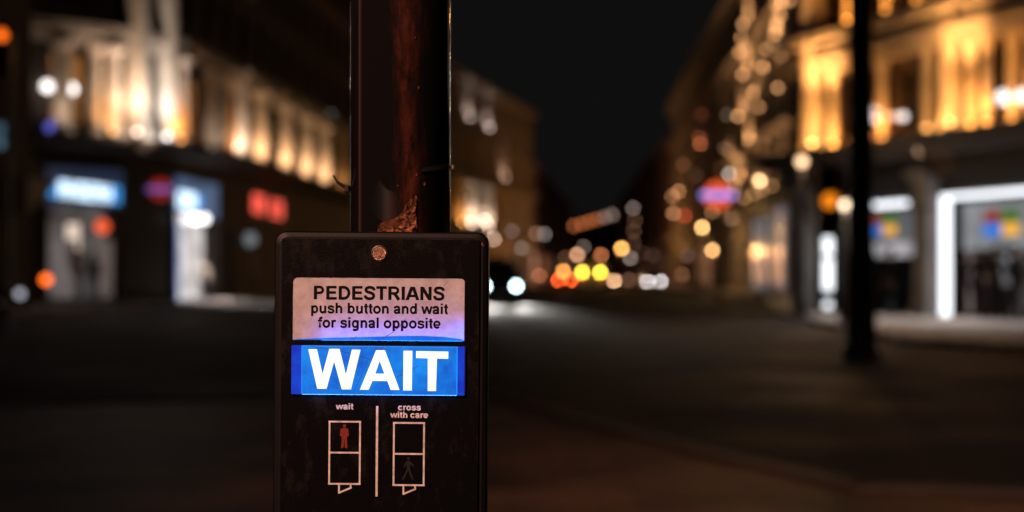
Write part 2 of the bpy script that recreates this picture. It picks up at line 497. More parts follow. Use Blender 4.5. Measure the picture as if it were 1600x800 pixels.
# ---- left third building (seen right of the pole)
lb3 = building('stone_building', 'grey stone building with white uplit columns just right of the signal pole', 750, 135)
s3 = [Facade(lb3, 560, 100, 706, 130), Facade(lb3, 706.4, 130.3, 832, 168)]
for k, f in enumerate(s3):
    holes, wd = [], []
    nb = 7 if k else 9
    for fl in range(4):
        for i in range(nb):
            x = 1.5 + i * (f.len - 3) / (nb - 1)
            h = (x - .6, x + .6, 6.6 + fl * 3.4 + (1.2 if fl else 0), 8.9 + fl * 3.4 + (1.0 if fl else 0)); holes.append(h)
            g = M['glass_dark']
            if k and (fl, i) in ((1, 0), (2, 2), (3, 1), (0, 5)): g = emis((130, 108, 92), .5, .4)
            wd.append((h, g))
    f.wall(0, 20, holes + [(1.2 + 4 * j, 4 + 4 * j, .4, 3.3) for j in range(int((f.len - 2) / 4))], M['stone'])
    for h, g in wd: f.window(*h, g, bars=(0, 1))
    for j in range(int((f.len - 2) / 4)):
        f.window(1.2 + 4 * j, 4 + 4 * j, .4, 3.3, emis(((132, 100, 78), (96, 84, 80), (150, 112, 84))[j % 3], .4, .7, .8), name='shop_window')
    f.band(5.4, 5.9, .7, M['stone_dark']); f.band(10.1, 10.7, .7, M['stone'], 'entablature'); f.band(19.6, 20.3, .7, M['stone'], 'parapet')
    b = f.mb(); b.box(0.05, f.len - .05, -7, -1.2, 0, 19.6); b.build('rear_block', M['stone_dark'], lb3)
column_row(s3, [(704, 10, .5, WARM, 0, 0, .1), (712, 10, .42, AMBER, 180, .5, .1), (724, 10, .42, WARM, 180, .5, .1), (738, 10, .5, PALE, 420, .7, .08), (763, 10, .5, PALE, 330, .6, .08)], 5.9)
f = s3[1]
for (px, py, rgb, t) in ((735, 184, (150, 132, 124), .35), (765, 200, (158, 142, 134), .4), (790, 278, (150, 120, 100), .3), (772, 374, (206, 170, 150), .55), (757, 345, (220, 190, 170), .6), (800, 362, (128, 118, 114), .3), (815, 388, (124, 118, 116), .35)):
    x, D = f.hit(px, .3)
    f.uplight(x, f.z(py, D) - .15, .3, rgb, 650 if py < 300 else 0, t, D=D, r=.13, size=150, tilt=.05)

# ---- far left block closing the row
lb4 = building('far_building', 'low dim far building with lit shops beyond the black taxi', 850, 190)
f = Facade(lb4, 826, 172, 892, 290)
sw = [(f.hit(a)[0], f.hit(b_)[0], .4, 4.2) for a, b_ in ((828, 842), (846, 856), (860, 868), (872, 880))]
up = [(2 + 8 * i, 5 + 8 * i, 7 + 4 * j, 9.4 + 4 * j) for i in range(int((f.len - 6) / 8)) for j in range(2)]
f.wall(0, 15, sw + up, M['brick'])
for h, g in zip(sw, (((214, 150, 118), .6), ((190, 116, 76), .5), ((140, 100, 76), .4), ((120, 80, 60), .4))): f.window(*h, emis(g[0], g[1], .5, .6), name='shop_window')
for h in up: f.window(*h, M['glass_dark'])
f.band(5, 5.6, .6, M['stone']); f.band(14.6, 15.2, .6, M['brick'], 'parapet')
b = f.mb(); b.box(.05, f.len - .05, -7, -1.2, 0, 14.6); b.build('rear_block', M['brick'], lb4)
for px, py, rgb, t in ((828, 408, (224, 158, 128), .6), (842, 432, (176, 104, 66), .5), (838, 366, (150, 112, 88), .4), (851, 367, (140, 128, 124), .4), (806, 418, (100, 84, 80), .3), (830, 396, (190, 150, 130), .4)):
    x, D = f.hit(max(px, 828), .3); f.uplight(x, f.z(py, D) - .15, .3, rgb, 0, t, D=D, r=.2)

# ---- right near building (orange uplit front over the white lit shop)
rb1 = building('shop_building', 'orange uplit stone building with giant columns above the white framed shop', 1440, 37)
f = Facade(rb1, 2450, 21.6, 1238, 41)
R1 = f
LZ = 4.45
def X(px): return f.hit(px)[0]
def hole(pa, pb, z0, z1):
    a, b_ = sorted((X(pa), X(pb))); return (a, b_, z0, z1)
up = []
AMB_IN = emis((150, 82, 34), .55, .6, .9); DARK = M['glass_dark']
for pa, pb, g in ((1330, 1312, DARK), (1366, 1392, emis((60, 34, 22), .5, .6)), (1396, 1428, DARK), (1518, 1534, AMB_IN), (1552, 1586, AMB_IN), (1600, 1640, AMB_IN)):
    up.append((hole(pa, pb, LZ + .45, 6.45), g))
for pa, pb in ((1290, 1312), (1335, 1362), (1392, 1428), (1512, 1545), (1570, 1620)):
    up.append((hole(pa, pb, 8.2, 9.9), DARK)); up.append((hole(pa, pb, 11.6, 13.6), DARK))
f.wall(LZ, 15.5, [h for h, g in up], mat('shade_darkened_brown_wall', (0.05, 0.032, 0.02), 0.85, noise=0.4, scale=1.5, bump=0.3))  # wall colour darkened to paint in the shade between columns
for h, g in up: f.window(*h, g, bars=(0, 1))
sh = [hole(2400, 1900, .12, 2.97), hole(1800, 1488, .12, 2.97), hole(1430, 1350, .12, 2.88), hole(1310, 1302, .12, 2.5)]
f.wall(0, LZ, sh, M['shop_dark'], name='shopfront')
f.band(3.55, 4.0, .35, M['shop_dark'], 'fascia', steps=1); f.band(4.05, LZ + .03, 1.45, M['stone_dark'], 'ledge')
f.band(6.7, 7.2, .6, M['stone'], 'entablature'); f.band(7.45, 7.7, .75, M['stone'], 'balcony_ledge', steps=1); f.band(10.4, 10.9, .6, M['stone']); f.band(15.0, 15.8, .8, M['stone'], 'parapet')
b = f.mb(); b.box(0.05, f.len - .02, -9, -2.2, 0, 15.2); b.build('rear_block', M['stone_dark'], rb1)
b = f.mb(); b.box(f.len - .3, f.len - .01, -2.2, -.46, 0, 15.2); b.build('end_wall', M['stone_dark'], rb1)
def rcol(px, z0, z1, r, rgb, watt, tgt=.8, tilt=.14, size=110, rr=.07, dout=.4):
    x, D = f.hit(px, r + .06); f.column(x, z0, z1, r, M['lightened_stone'], out=r + .06)
    if watt or tgt:
        f.foot_light(x, r, z0, rgb, watt * (1.9 if z1 > 12 else 1.0), tgt * .8, D, flood=watt * .09 if z1 > 12 else 0, gap=.4 if z1 < 12 else .9, lr=rr, reach=1.2 if z1 < 12 else 8, size=125 if z1 < 12 else 58)
rcol(1270, LZ + .05, 15, 0.32, WARM, 2200, .9, .04)
rcol(1486, LZ + .05, 15, .25, WARM, 1700, .7, .04)
rcol(1449, LZ + .05, 15, .13, WARM, 380, .6, .04)
for px in (1720, 2000): rcol(px, LZ + .05, 15, .24, WARM, 120, .6, .06)
for px, w, t in ((1303, 75, 1.1), (1378, 150, .6), (1518, 60, .9), (1543, 70, .8), (1582, 110, .6), (1612, 110, .4), (1625, 90, .4)):
    rcol(px, LZ + .05, 6.68, .13, AMBER, w, t, .16, 115)
for px, w, t in ((1325, 130, .9), (1384, 70, .5), (1432, 60, .4), (1556, 120, .9), (1600, 60, .5)):
    rcol(px, 7.72, 10.38, .12, AMBER, w, t, .16, 115)
def wall_lamp(f, px, py, rgb, t, out=.12, r=.07):
    x, D = f.hit(px, out); z = f.z(py, D)
    b = f.mb(); b.box(x - .04, x + .04, .003, max(.03, out - r), z - .08, z + .08)
    o = b.build('wall_lamp', M['frame'], f.root)
    g = f.mb(); g.sphere((x, out, z), r, 12, 8); g.build('globe', emis(rgb, lamp_strength(r, D, t)), o)
for px, py, rgb, t, r in ((1365, 186, (214, 204, 204), .8, .1), (1366, 172, (200, 190, 190), .5, .08), (1387, 182, (205, 150, 116), .5, .08), (1411, 182, (214, 200, 196), .7, .1), (1400, 182, (190, 160, 140), .4, .08),
                       (1403, 222, (244, 150, 66), 1.0, .1), (1396, 219, (230, 140, 60), .7, .08), (1567, 152, (255, 252, 248), 1.3, .16), (1597, 150, (255, 252, 248), 1.2, .15),
                       (1366, 212, (170, 100, 60), .5, .08), (1265, 192, (240, 210, 190), .7, .09), (1262, 212, (246, 206, 176), .6, .09), (1268, 228, (240, 200, 170), .5, .08)):
    wall_lamp(f, px, py, rgb, t, .5 if px < 1290 else (.4 if px > 1550 else .1), r)
# shop front: lit white portals, inside walls, screens
PW = emis((236, 240, 246), 2.3)
def portal(parts, name='portal'):
    b = f.mb()
    for pa, pb, z0, z1 in parts:
        h = hole(pa, pb, z0, z1); b.box(h[0], h[1], .01, .16, h[2], h[3])
    return b.build(name, PW, rb1)
portal([(1700, 1486, 2.98, 3.09), (1486, 1477, .14, 3.09)], 'light_frame')
portal([(1420, 1350, 2.9, 3.03)], 'light_frame'); portal([(1301, 1294, .72, 1.6), (1301, 1294, 1.7, 2.45)], 'light_frame'); portal([(1300, 1295, .24, .4)], 'light_frame')
for px, w_ in ((1620, 500), (1535, 500), (1395, 400)):     # unseen shop lamps added to spill light on the pavement
    x, D = f.hit(px, -.3); b = f.mb(); b.lathe([(.09, 2.86), (.09, 2.93)], (x, -.6, 0), 12); lamp_ = b.build('added_spill_lamp', M['steel'], rb1)
    ld = bpy.data.lights.new('added_spill_light', 'SPOT'); ld.color = (1, .86, .78); ld.energy = w_; ld.spot_size = math.radians(100); ld.spot_blend = 1; ld.shadow_soft_size = .08
    lo = bpy.data.objects.new('added_spill_light', ld); link(lo, lamp_); lo.location = f.w((x, -.12, 2.72)) - f.o
    lo.rotation_euler = (f.n * 1.3 + Vector((0, 0, -1))).to_track_quat('-Z', 'Y').to_euler()
WALLW = mat('white_shop_wall', (0.6, 0.6, 0.6), 0.7)
GREYL = emis((110, 112, 118), .55, .4, 1.2)
for h, m_ in zip(sh, (emis((120, 110, 100), .5, .8, 1.4), emis((64, 58, 58), .8, .8, 1.4), emis((150, 132, 128), .5, .7, 1.6), emis((50, 50, 54), .5, .5, 1.5))):
    shop_inside(f, h, rb1, m_, FLOOR, 1.8)
def screen(pa, pb, z0, z1, qa, qb, qz0, qz1, dim):
    h = hole(pa, pb, z0, z1)
    b = f.mb(); b.box(h[0], h[1], -.3, -.22, z0, z1); s_ = b.build('window_screen', emis((132, 136, 140), dim, .25, 1.0), rb1)
    h = hole(qa, qb, qz0, qz1); w_, hh = (h[1] - h[0]), (qz1 - qz0); g = .04
    mx, mz = (h[0] + h[1]) / 2, (qz0 + qz1) / 2
    # right in the photo is the near end of the wall (small s)
    for (x0, x1, z0_, z1_, c) in ((mx + g / 2, h[1], mz + g / 2, qz1, (242, 80, 34)), (h[0], mx - g / 2, mz + g / 2, qz1, (110, 190, 60)),
                                  (mx + g / 2, h[1], qz0, mz - g / 2, (10, 120, 230)), (h[0], mx - g / 2, qz0, mz - g / 2, (255, 186, 60))):
        b = f.mb(); b.box(x0, x1, -.219, -.21, z0_, z1_); b.build('logo_square', emis(c, 1.0 if z0_ < mz - .05 else .3), s_)
screen(1780, 1493, 1.75, 2.88, 1581, 1526, 2.06, 2.66, .85)
screen(1426, 1348, 1.78, 2.8, 1390, 1346, 2.2, 2.72, .42)
b = f.mb(); h = hole(1424, 1342, 1.62, 1.98); b.box(h[0], h[1], -.2, -.12, h[2], h[3]); b.build('light_box', emis((196, 192, 196), .7, .4, 2), rb1)
b = f.mb(); h = hole(1610, 1576, 1.15, 1.4); b.box(h[0], h[1], -.9, -.8, h[2], h[3]); b.build('blue_screen', emis((50, 70, 150), .8), rb1)
b = f.mb(); h = hole(1525, 1497, .9, 1.6); b.box(h[0], h[1], -1.2, -1.1, h[2], h[3]); b.build('display_wall', emis((140, 140, 146), .9, .4, 2), rb1)
# stone piers with capitals between the shop windows
for px, w in ((1442, .34), (1255, .36)):
    x, D = f.hit(px, .25); b = f.mb()
    b.box(x - w * .9, x + w * .9, .004, .42, 0, .5); b.box(x - w * .75, x + w * .75, .004, .34, .5, 3.3); b.box(x - w * .9, x + w * .9, .004, .42, 3.3, 3.55); b.box(x - w, x + w, .004, .6, 3.55, 3.75)
    b.build('pier', M['stone'], rb1, bevel=.02)
    x2, _ = f.hit(px, .85); f.uplight(x2 - .1, 2.7, .8, WARM, 26, 0, D=D, tilt=.3, size=80, lens=False)
wall_lamp(f, 1437, 236, (190, 150, 120), .55, .98, .09)

# ---- right street row
rb2 = building('street_building', 'tall stone street building strung with small warm lights left of the orange front', 1150, 100)
f2 = Facade(rb2, 1244, 75, 1112, 118); f3 = Facade(rb2, 1111.6, 118.3, 1050, 172)
for k, f in enumerate((f2, f3)):
    holes, wd = [], []
    nb = 11 if k == 0 else 8
    for fl in range(4):
        for i in range(nb):
            x = 1.6 + i * (f.len - 3.2) / (nb - 1); h = (x - .65, x + .65, 6.5 + fl * 3.5, 8.8 + fl * 3.5); holes.append(h)
            wd.append((h, emis((150, 92, 48), .35, .5) if (i * 3 + fl * 5 + k) % 7 == 0 else M['glass_dark']))
    sw = [(1.4 + 4.6 * j, 4.9 + 4.6 * j, .4, 3.6) for j in range(int((f.len - 2) / 4.6))]
    f.wall(0, 21, holes + sw, M['stone'])
    for h, g in wd: f.window(*h, g, bars=(0, 1))
    for j, h in enumerate(sw): f.window(*h, emis(((70, 52, 42), (120, 84, 58), (58, 44, 40))[j % 3], .35, .7, .8), name='shop_window')
    f.band(5.2, 5.8, .7, M['stone']); f.band(9.3, 9.7, .5, M['stone'], 'string_course'); f.band(16.2, 16.6, .5, M['stone'], 'string_course'); f.band(20.4, 21.2, .8, M['stone'], 'parapet')
    b = f.mb(); b.box(.05, f.len - .05, -8, -1.2, 0, 20.5); b.build('rear_block', M['stone_dark'], rb2)
BZ = (206, 148, 96)
for px, py, rgb, t, w in ((1161, 38, BZ, .5, 40), (1158, 60, BZ, .35, 0), (1156, 82, BZ, .6, 40), (1160, 117, BZ, .45, 40), (1153, 182, BZ, .55, 40), (1193, 106, BZ, .75, 30), (1178, 146, BZ, .7, 30), (1222, 4, BZ, .7, 20),
                          (1221, 25, BZ, .55, 20), (1210, 55, BZ, .5, 20), (1208, 70, BZ, .45, 0), (1222, 88, BZ, .5, 20), (1222, 121, BZ, .5, 0), (1215, 138, BZ, .5, 20), (1213, 8, BZ, .5, 0), (1234, 2, BZ, .5, 0), (1197, 78, BZ, .3, 0),
                          (1136, 180, (120, 100, 90), .25, 0), (1140, 236, BZ, .3, 60), (1162, 232, BZ, .3, 60), (1186, 168, BZ, .35, 60), (1148, 290, BZ, .3, 50), (1132, 232, (130, 96, 74), .25, 0), (1140, 272, (206, 194, 186), .75, 0), (1139, 337, (214, 168, 130), .65, 0), (1143, 342, (190, 150, 120), .4, 0), (1122, 372, (120, 104, 100), .3, 0)):
    x, D = f2.hit(px, .35); f2.uplight(x, f2.z(py, D) - .17, .35, rgb, w * 26, t, D=D, r=.11, size=130, tilt=.12)
for px, py, rgb, t in ((1094, 226, (176, 92, 56), .5), (1092, 216, (150, 80, 50), .3), (1068, 258, (110, 66, 46), .4), (1060, 300, (190, 130, 86), .5), (1050, 308, (170, 116, 80), .4), (1052, 334, (190, 130, 90), .5), (1070, 338, (190, 70, 40), .4), (1088, 276, (90, 60, 46), .3), (1096, 180, (110, 50, 36), .25), (1074, 400, (120, 96, 84), .3), (1066, 430, (150, 104, 76), .3)):
    f_ = f3 if px < 1111 else f2
    x, D = f_.hit(px, .35); f_.uplight(x, f_.z(py, D) - .17, .35, rgb, 0, t, D=D, r=.16)
# pilasters washed warm along the street front
for px, w in ((1176, 420), (1192, 420), (1206, 420), (1222, 420), (1140, 300), (1124, 200)):
    x, D = f2.hit(px, .4); b = f2.mb(); b.box(x - .4, x + .4, .004, .35, 5.82, 16.1); b.build('pilaster', M['stone'], rb2)
    f2.uplight(x, 5.85, .95, BZ, w * 3, .25, D=D, tilt=.12, size=80)
# two pale lit shop reveals at the foot of it
for pa, pb, pt, pbm, c, s_ in ((1178, 1196, 345, 460, (136, 146, 152), .5), (1206, 1224, 328, 452, (150, 140, 142), .5)):
    xa, D = f2.hit(pa, .3); xb, _ = f2.hit(pb, .3)
    b = f2.mb(); b.box(min(xa, xb), max(xa, xb), .2, .34, max(.3, f2.z(pbm, D)), f2.z(pt, D)); b.build('light_frame', emis(c, s_, .15, 1), rb2)

# ---- far right and the block that closes the street
rb3 = building('distant_building', 'dark distant building at the right end of the street with a lit cornice', 1010, 230)
f = Facade(rb3, 1046, 178, 968, 330)
holes = [(3 + 9 * i, 6.5 + 9 * i, 6.6 + 4 * j, 9.2 + 4 * j) for i in range(int((f.len - 8) / 9)) for j in range(3)]
sw = [(2 + 11 * i, 9 + 11 * i, .4, 4.2) for i in range(int((f.len - 8) / 11))]
f.wall(0, 18, holes + sw, M['brick'])
for i, h in enumerate(holes): f.window(*h, emis((110, 76, 56), .4, .5) if i % 4 == 1 else M['glass_dark'])
for i, h in enumerate(sw): f.window(*h, emis(((150, 108, 78), (110, 86, 76))[i % 2], .4, .6, .6), name='shop_window')
f.band(5, 5.6, .7, M['stone']); f.band(17.5, 18.3, .7, M['brick'], 'parapet')
b = f.mb(); b.box(.05, f.len - .05, -8, -1.2, 0, 17.5); b.build('rear_block', M['brick'], rb3)
for px, py, rgb, t in ((989, 326, (128, 112, 106), .5), (985, 404, (150, 132, 122), .5), (982, 438, (120, 84, 66), .5), (992, 345, (110, 76, 56), .3), (990, 362, (110, 76, 56), .3), (1004, 396, (90, 64, 52), .3), (1020, 400, (84, 60, 50), .3), (990, 380, (100, 70, 56), .3)):
    x, D = f.hit(px, .3); f.uplight(x, f.z(py, D) - .2, .3, rgb, 0, t, D=D, r=.26)
fb = building('end_building', 'long dark building across the far end of the street under an orange lit eave', 930, 345)
f = Facade(fb, 872, 335, 985, 352)
sw = [(1.2 + 3.4 * i, 3.6 + 3.4 * i, .5, 4) for i in range(5)]; up = [(1.2 + 3.4 * i, 2.8 + 3.4 * i, 6 + 3 * j, 7.8 + 3 * j) for i in range(5) for j in range(2)]
f.wall(0, 12.5, sw + up, M['brick'])
for i, h in enumerate(sw): f.window(*h, emis(((160, 110, 76), (120, 96, 84), (176, 120, 80))[i % 3], .45, .5, .6), name='shop_window')
for h in up: f.window(*h, M['glass_dark'])
for i in range(7):
    px = 884 + i * 12
    x, D = f.hit(px, .5); rgb = (178, 96, 54) if i < 5 else (140, 116, 108)
    f.uplight(x, f.z(358 - i * 3.4, D) - .2, .5, rgb, 0, .42, D=D, r=.5)
b = f.mb(); b.prism([(-1, 12.5), (f.len + 1, 12.5), (f.len + 1, 17.5), (-1, 13.5)], -8, .6); b.build('roof', M['roof'], fb)
b = f.mb(); b.box(.05, f.len - .05, -8, -1.2, 0, 12.3); b.build('rear_block', M['brick'], fb)

# ------------------------------------------------------------------ pavements by the buildings
def off(px, D): return ((px - 800) / F * D, D)
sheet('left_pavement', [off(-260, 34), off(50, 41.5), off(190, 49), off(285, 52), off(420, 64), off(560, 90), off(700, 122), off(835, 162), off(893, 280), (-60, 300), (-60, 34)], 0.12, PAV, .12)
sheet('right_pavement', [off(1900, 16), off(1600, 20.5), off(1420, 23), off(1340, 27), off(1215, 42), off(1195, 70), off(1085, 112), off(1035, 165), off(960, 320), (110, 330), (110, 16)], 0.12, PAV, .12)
mk = mat('road_paint', (0.6, 0.6, 0.58), 0.7, noise=.3, scale=5)
b = MB()
for i in range(14):
    y = 60 + i * 12; x = -0.6 + .045 * y
    q = [b.v((x - .06, y, .004)), b.v((x + .06, y, .004)), b.v((x + .06 + .18, y + 4, .004)), b.v((x - .06 + .18, y + 4, .004))]; b.f(q)
tag(b.build('lane_marking', mk), kind='structure')

# ------------------------------------------------------------------ shop signs
def glow_sign(name, label, f, pa, pb, y0, y1, back, letters, out=.1, cat='sign'):
    """fascia panel with raised lit letter shapes; y rows in the photo"""
    xa, Da = f.hit(pa, out); xb, Db = f.hit(pb, out)
    zt, zb = f.z(y0, (Da + Db) / 2), f.z(y1, (Da + Db) / 2)
    base = f.w(((xa + xb) / 2, out, zb))
    root = thing(name, label, cat, base)
    fr = lambda p: f.w((xa + (xb - xa) * p[0], out + p[1], zb + (zt - zb) * p[2])) - base
    b = MB(fr); b.box(0, 1, -.09, 0, 0, 1); b.build('sign_panel', back, root)
    for (u0, u1, v0, v1, m_, sty) in letters:
        b = MB(fr); t = (u1 - u0) * .28; tv = (v1 - v0) * .22
        b.box(u0, u0 + t, .004, .05, v0, v1)
        if sty in 'oan': b.box(u1 - t, u1, .004, .05, v0, v1)
        if sty in 'oae': b.box(u0 + t, u1 - (t if sty != 'e' else 0), .004, .05, v1 - tv, v1)
        if sty in 'oe': b.box(u0 + t, u1 - (t if sty != 'e' else 0), .004, .05, v0, v0 + tv)
        if sty in 'aen': b.box(u0 + t, u1 - (t if sty != 'e' else 0), .004, .05, (v0 + v1) / 2 - tv / 2, (v0 + v1) / 2 + tv / 2)
        b.build('letter', m_, root)
    return root
BLW = emis((206, 232, 255), 2.2); BL = emis((60, 150, 225), 1.6)
shapes = 'oanoeano'
glow_sign('shop_sign', 'wide blue white glowing shop sign above the grey display window, leftmost sign', segs[0], 74, 192, 263, 322, emis((52, 66, 92), .45, .2, 1.0),
          [(.03 + i * .118, .03 + i * .118 + .095, .22 - .016 * i, .66 - .016 * i, BLW if 0 < i < 7 else BL, shapes[i]) for i in range(8)])
glow_sign('shop_sign', 'tall pale blue header sign with glowing white mark above the bright shop doorway', segs[2], 277, 341, 283, 338, emis((92, 118, 156), .6, .25, 1.0),
          [(.02, .2, .15, .62, BLW, 'o'), (.23, .41, .15, .62, BLW, 'a'), (.44, .55, .18, .6, BL, 'e')])
RD = emis((255, 92, 76), 1.5)
glow_sign('shop_sign', 'red glowing shop sign left of the black push button box', s2[0], 394, 450, 303, 345, mat('dark_red_board', (.08, .01, .01), .5),
          [(.02, .13, .2, .85, RD, 'o'), (.18, .29, .2, .85, RD, 'a'), (.5, .61, .15, .8, RD, 'e'), (.68, .8, .15, .8, RD, 'o')])
# small round lamps on the left buildings
def fixture_lamp(name, label, f, px, py, rgb, t, r, out, cat='lamp', group=None):
    x, D = f.hit(px, out); z = f.z(py, D); base = f.w((x, out, z))
    root = thing(name, label, cat, base, group=group)
    b = MB(lambda p: f.w((x + p[0], out + p[1], z + p[2])) - base)
    b.box(-.03, .03, -out + .02, -r, -.03, .03); b.build('bracket', M['frame'], root)
    b = MB(); b.sphere((0, 0, 0), r); b.build('globe', emis(rgb, lamp_strength(r, D, t)), root)
    return root
fixture_lamp('window_lamp', 'left one of two round white lamps at the first floor window', segs[0], 74, 135, (255, 246, 240), 1.25, .2, .25)
fixture_lamp('window_lamp', 'right one of two round white lamps at the first floor window', segs[0], 111, 139, (255, 248, 244), 1.5, .2, .25)
fixture_lamp('blue_lamp', 'round blue lamp below the white window lamps on the left', segs[0], 82, 200, (84, 92, 190), .9, .24, .3)
fixture_lamp('shop_lamp', 'orange red lamp at the right of the grey display window', segs[0], 160, 354, (240, 92, 48), .95, .26, .12)
for px, lab, t in ((290, 'dimmest leftmost of three white spot lamps over the bright doorway', .6), (305, 'brightest middle one of three white spot lamps over the bright doorway', 1.5), (320, 'rightmost of three white spot lamps over the bright doorway', 1.0)):
    r_ = fixture_lamp('spot_lamp', lab, segs[2], px, 342, (250, 248, 246), t, .17, .35)
    ld = bpy.data.lights.new('spot_lamp_light', 'SPOT'); ld.color = (1, .88, .8); ld.energy = 2600; ld.spot_size = math.radians(95); ld.spot_blend = 1; ld.shadow_soft_size = .1
    lo = bpy.data.objects.new('spot_lamp_light', ld); link(lo, r_); lo.location = segs[2].n * .3; lo.rotation_euler = (segs[2].n * .9 + Vector((0, 0, -1))).to_track_quat('-Z', 'Y').to_euler()
fixture_lamp('shop_lamp', 'grey white round lamp under the red shop sign', s2[0], 391, 374, (120, 128, 132), .6, .3, .2)
fixture_lamp('facade_lamp', 'pale greenish round lamp on the brown building beside the pole', s2[0], 515, 183, (118, 124, 116), .5, .3, .3)

# mannequins and goods in the left windows
def mannequin(label, f, px, out, h, m, D0=None):
    x, D = f.hit(px, out); base = f.w((x, out, 0.2))
    root = thing('mannequin', label, 'mannequin', base)
    b = MB()
    s = h / 1.75
    b.lathe([(.09 * s, .75 * s), (.17 * s, .86 * s), (.12 * s, 1.08 * s), (.19 * s, 1.36 * s), (.17 * s, 1.44 * s), (.05 * s, 1.49 * s), (.045 * s, 1.54 * s)], n=12)
    b.sphere((0, 0, 1.64 * s), .1 * s, 10, 8, 1.25)
    for sx in (-1, 1):
        b.tube([(sx * .19 * s, 0, 1.39 * s), (sx * .25 * s, .02, 1.1 * s), (sx * .24 * s, -.06, .86 * s)], [.05 * s, .042 * s, .03 * s])
        b.tube([(sx * .08 * s, 0, .82 * s), (sx * .1 * s, .01, .45 * s), (sx * .1 * s, 0, .03)], [.085 * s, .06 * s, .04 * s])
    b.build('figure', m, root, smooth=True)
    b = MB(); b.lathe([(.22, 0), (.22, .025)], n=14); b.build('base', M['steel'], root)
PALEM = mat('pale_mannequin', (.75, .68, .62), .5)
mannequin('pale mannequin standing in the grey display window under the blue sign', segs[0], 116, -.75, 2.3, PALEM)
mannequin('dark clothed mannequin in the grey display window near its right side', segs[0], 146, -.75, 1.8, mat('dark_cloth', (.03, .03, .035), .9))
for lab, px, c in (('white display panel lit at the left of the grey shop window', 96, (150, 140, 138)), ('pale brown lit display panel at the right of the grey shop window', 172, (140, 124, 116))):
    x, D = segs[0].hit(px, -1.0); base = segs[0].w((x, -1.0, .2)); root = thing('display_panel', lab, 'display', base)
    b = MB(); b.box(-.42, .42, -.04, .04, .12, 2.3); b.build('board', emis(c, .42, .6, 2.5), root)
    b = MB(); b.box(-.3, -.2, -.2, .2, 0, .12); b.box(.2, .3, -.2, .2, 0, .12); b.build('foot', M['steel'], root)
x, D = segs[0].hit(115, -.95); base = segs[0].w((x, -.95, .2)); root = thing('glowing_poster', 'bright cream poster glowing behind the pale mannequin', 'poster', base)
b = MB(); b.box(-.25, .25, -.03, .03, 1.5, 2.9); b.build('poster_sheet', emis((250, 226, 206), .9, .3, 2), root)
b = MB(); b.box(-.28, -.25, -.04, .04, .0, 2.95); b.box(.25, .28, -.04, .04, .0, 2.95); b.build('stand', M['steel'], root)

# ------------------------------------------------------------------ roundel signs
def ring(b, r0, r1, y0, y1, n=40):
    prof = []
    for r, y in ((r0, y0), (r1, y0), (r1, y1), (r0, y1)):
        prof.append([b.v((r * math.cos(2 * math.pi * i / n), y, r * math.sin(2 * math.pi * i / n))) for i in range(n)])
    for k in range(4):
        a, c = prof[k], prof[(k + 1) % 4]
        for i in range(n): b.f([a[i], a[(i + 1) % n], c[(i + 1) % n], c[i]])
def roundel(label, px, py, D, w, red, blue, spot, bright, post=True, wall=None):
    p = at(px, py, D); R_ = w * .4
    root = thing('station_sign', label, 'sign', (p.x, p.y, .12 if post else p.z))
    dz = p.z - .12 if post else 0
    b = MB(lambda q: Vector((q[0], q[1], q[2] + dz))); ring(b, R_ * .5, R_, -.06, .06); b.build('red_ring', emis(red, bright * 1.45), root)
    b = MB(lambda q: Vector((q[0], q[1], q[2] + dz))); b.box(-w / 2, w / 2, -.075, .075, -w * .085, w * .085); bar = b.build('blue_bar', emis(blue, bright * 1.9), root)
    b = MB(lambda q: Vector((q[0], q[1], q[2] + dz))); b.box(-w * .07, w * .07, -.085, -.0755, -w * .05, w * .05); b.build('lettering', emis(spot, bright), bar)
    if post:
        b = MB(); b.lathe([(.12, 0), (.12, .25), (.06, .3), (.055, dz - R_)], n=12); b.build('post', M['lamp_post'], root)
    else:
        b = MB(); b.box(-.04, .04, .0, .9, R_, R_ + .07); b.box(-.04, .04, .85, .95, -R_, R_ + .1); b.build('bracket', M['lamp_post'], root)
    return root
roundel('lit red ring station sign with pale blue bar on a post, right of the street', 1122, 305, 48, 1.12, (226, 74, 36), (128, 132, 226), (20, 110, 220), .95)
roundel('small dim red ring station sign with violet bar beside the bright doorway', 251, 296, 54, .98, (150, 34, 24), (84, 74, 150), (84, 74, 150), .75, post=False)

# ------------------------------------------------------------------ street lamps, signals
def lantern(label, px, py, D, rgb, t, r=.12):
    p = at(px, py, D); root = thing('street_lamp', label, 'street lamp', (p.x, p.y, 0.12), group='globe street lamps along the street')
    h = p.z - .12
    b = MB(); b.lathe([(.13, 0), (.13, .5), (.08, .6), (.06, .9), (.045, h - r - .06), (.07, h - r - .05), (.07, h - r)], n=10); b.build('post', M['lamp_post'], root)
    b = MB(); b.sphere((0, 0, h), r); b.build('globe', emis(rgb, lamp_strength(r, D, t)), root)
    if D < 180:
        ld = bpy.data.lights.new('globe_light', 'POINT'); ld.color = lin(rgb); ld.energy = 50 if D < 50 else (260 if D < 105 else 900); ld.shadow_soft_size = .1
        lo = bpy.data.objects.new('globe_light', ld); link(lo, root); lo.location = (0, -.45, h - .1)
    b = MB(); b.lathe([(r * .7, h + r * .8), (r * .5, h + r * 1.1), (.01, h + r * 1.4)], n=10); b.build('cap', M['lamp_post'], root)
    return root
GL = (255, 204, 146)
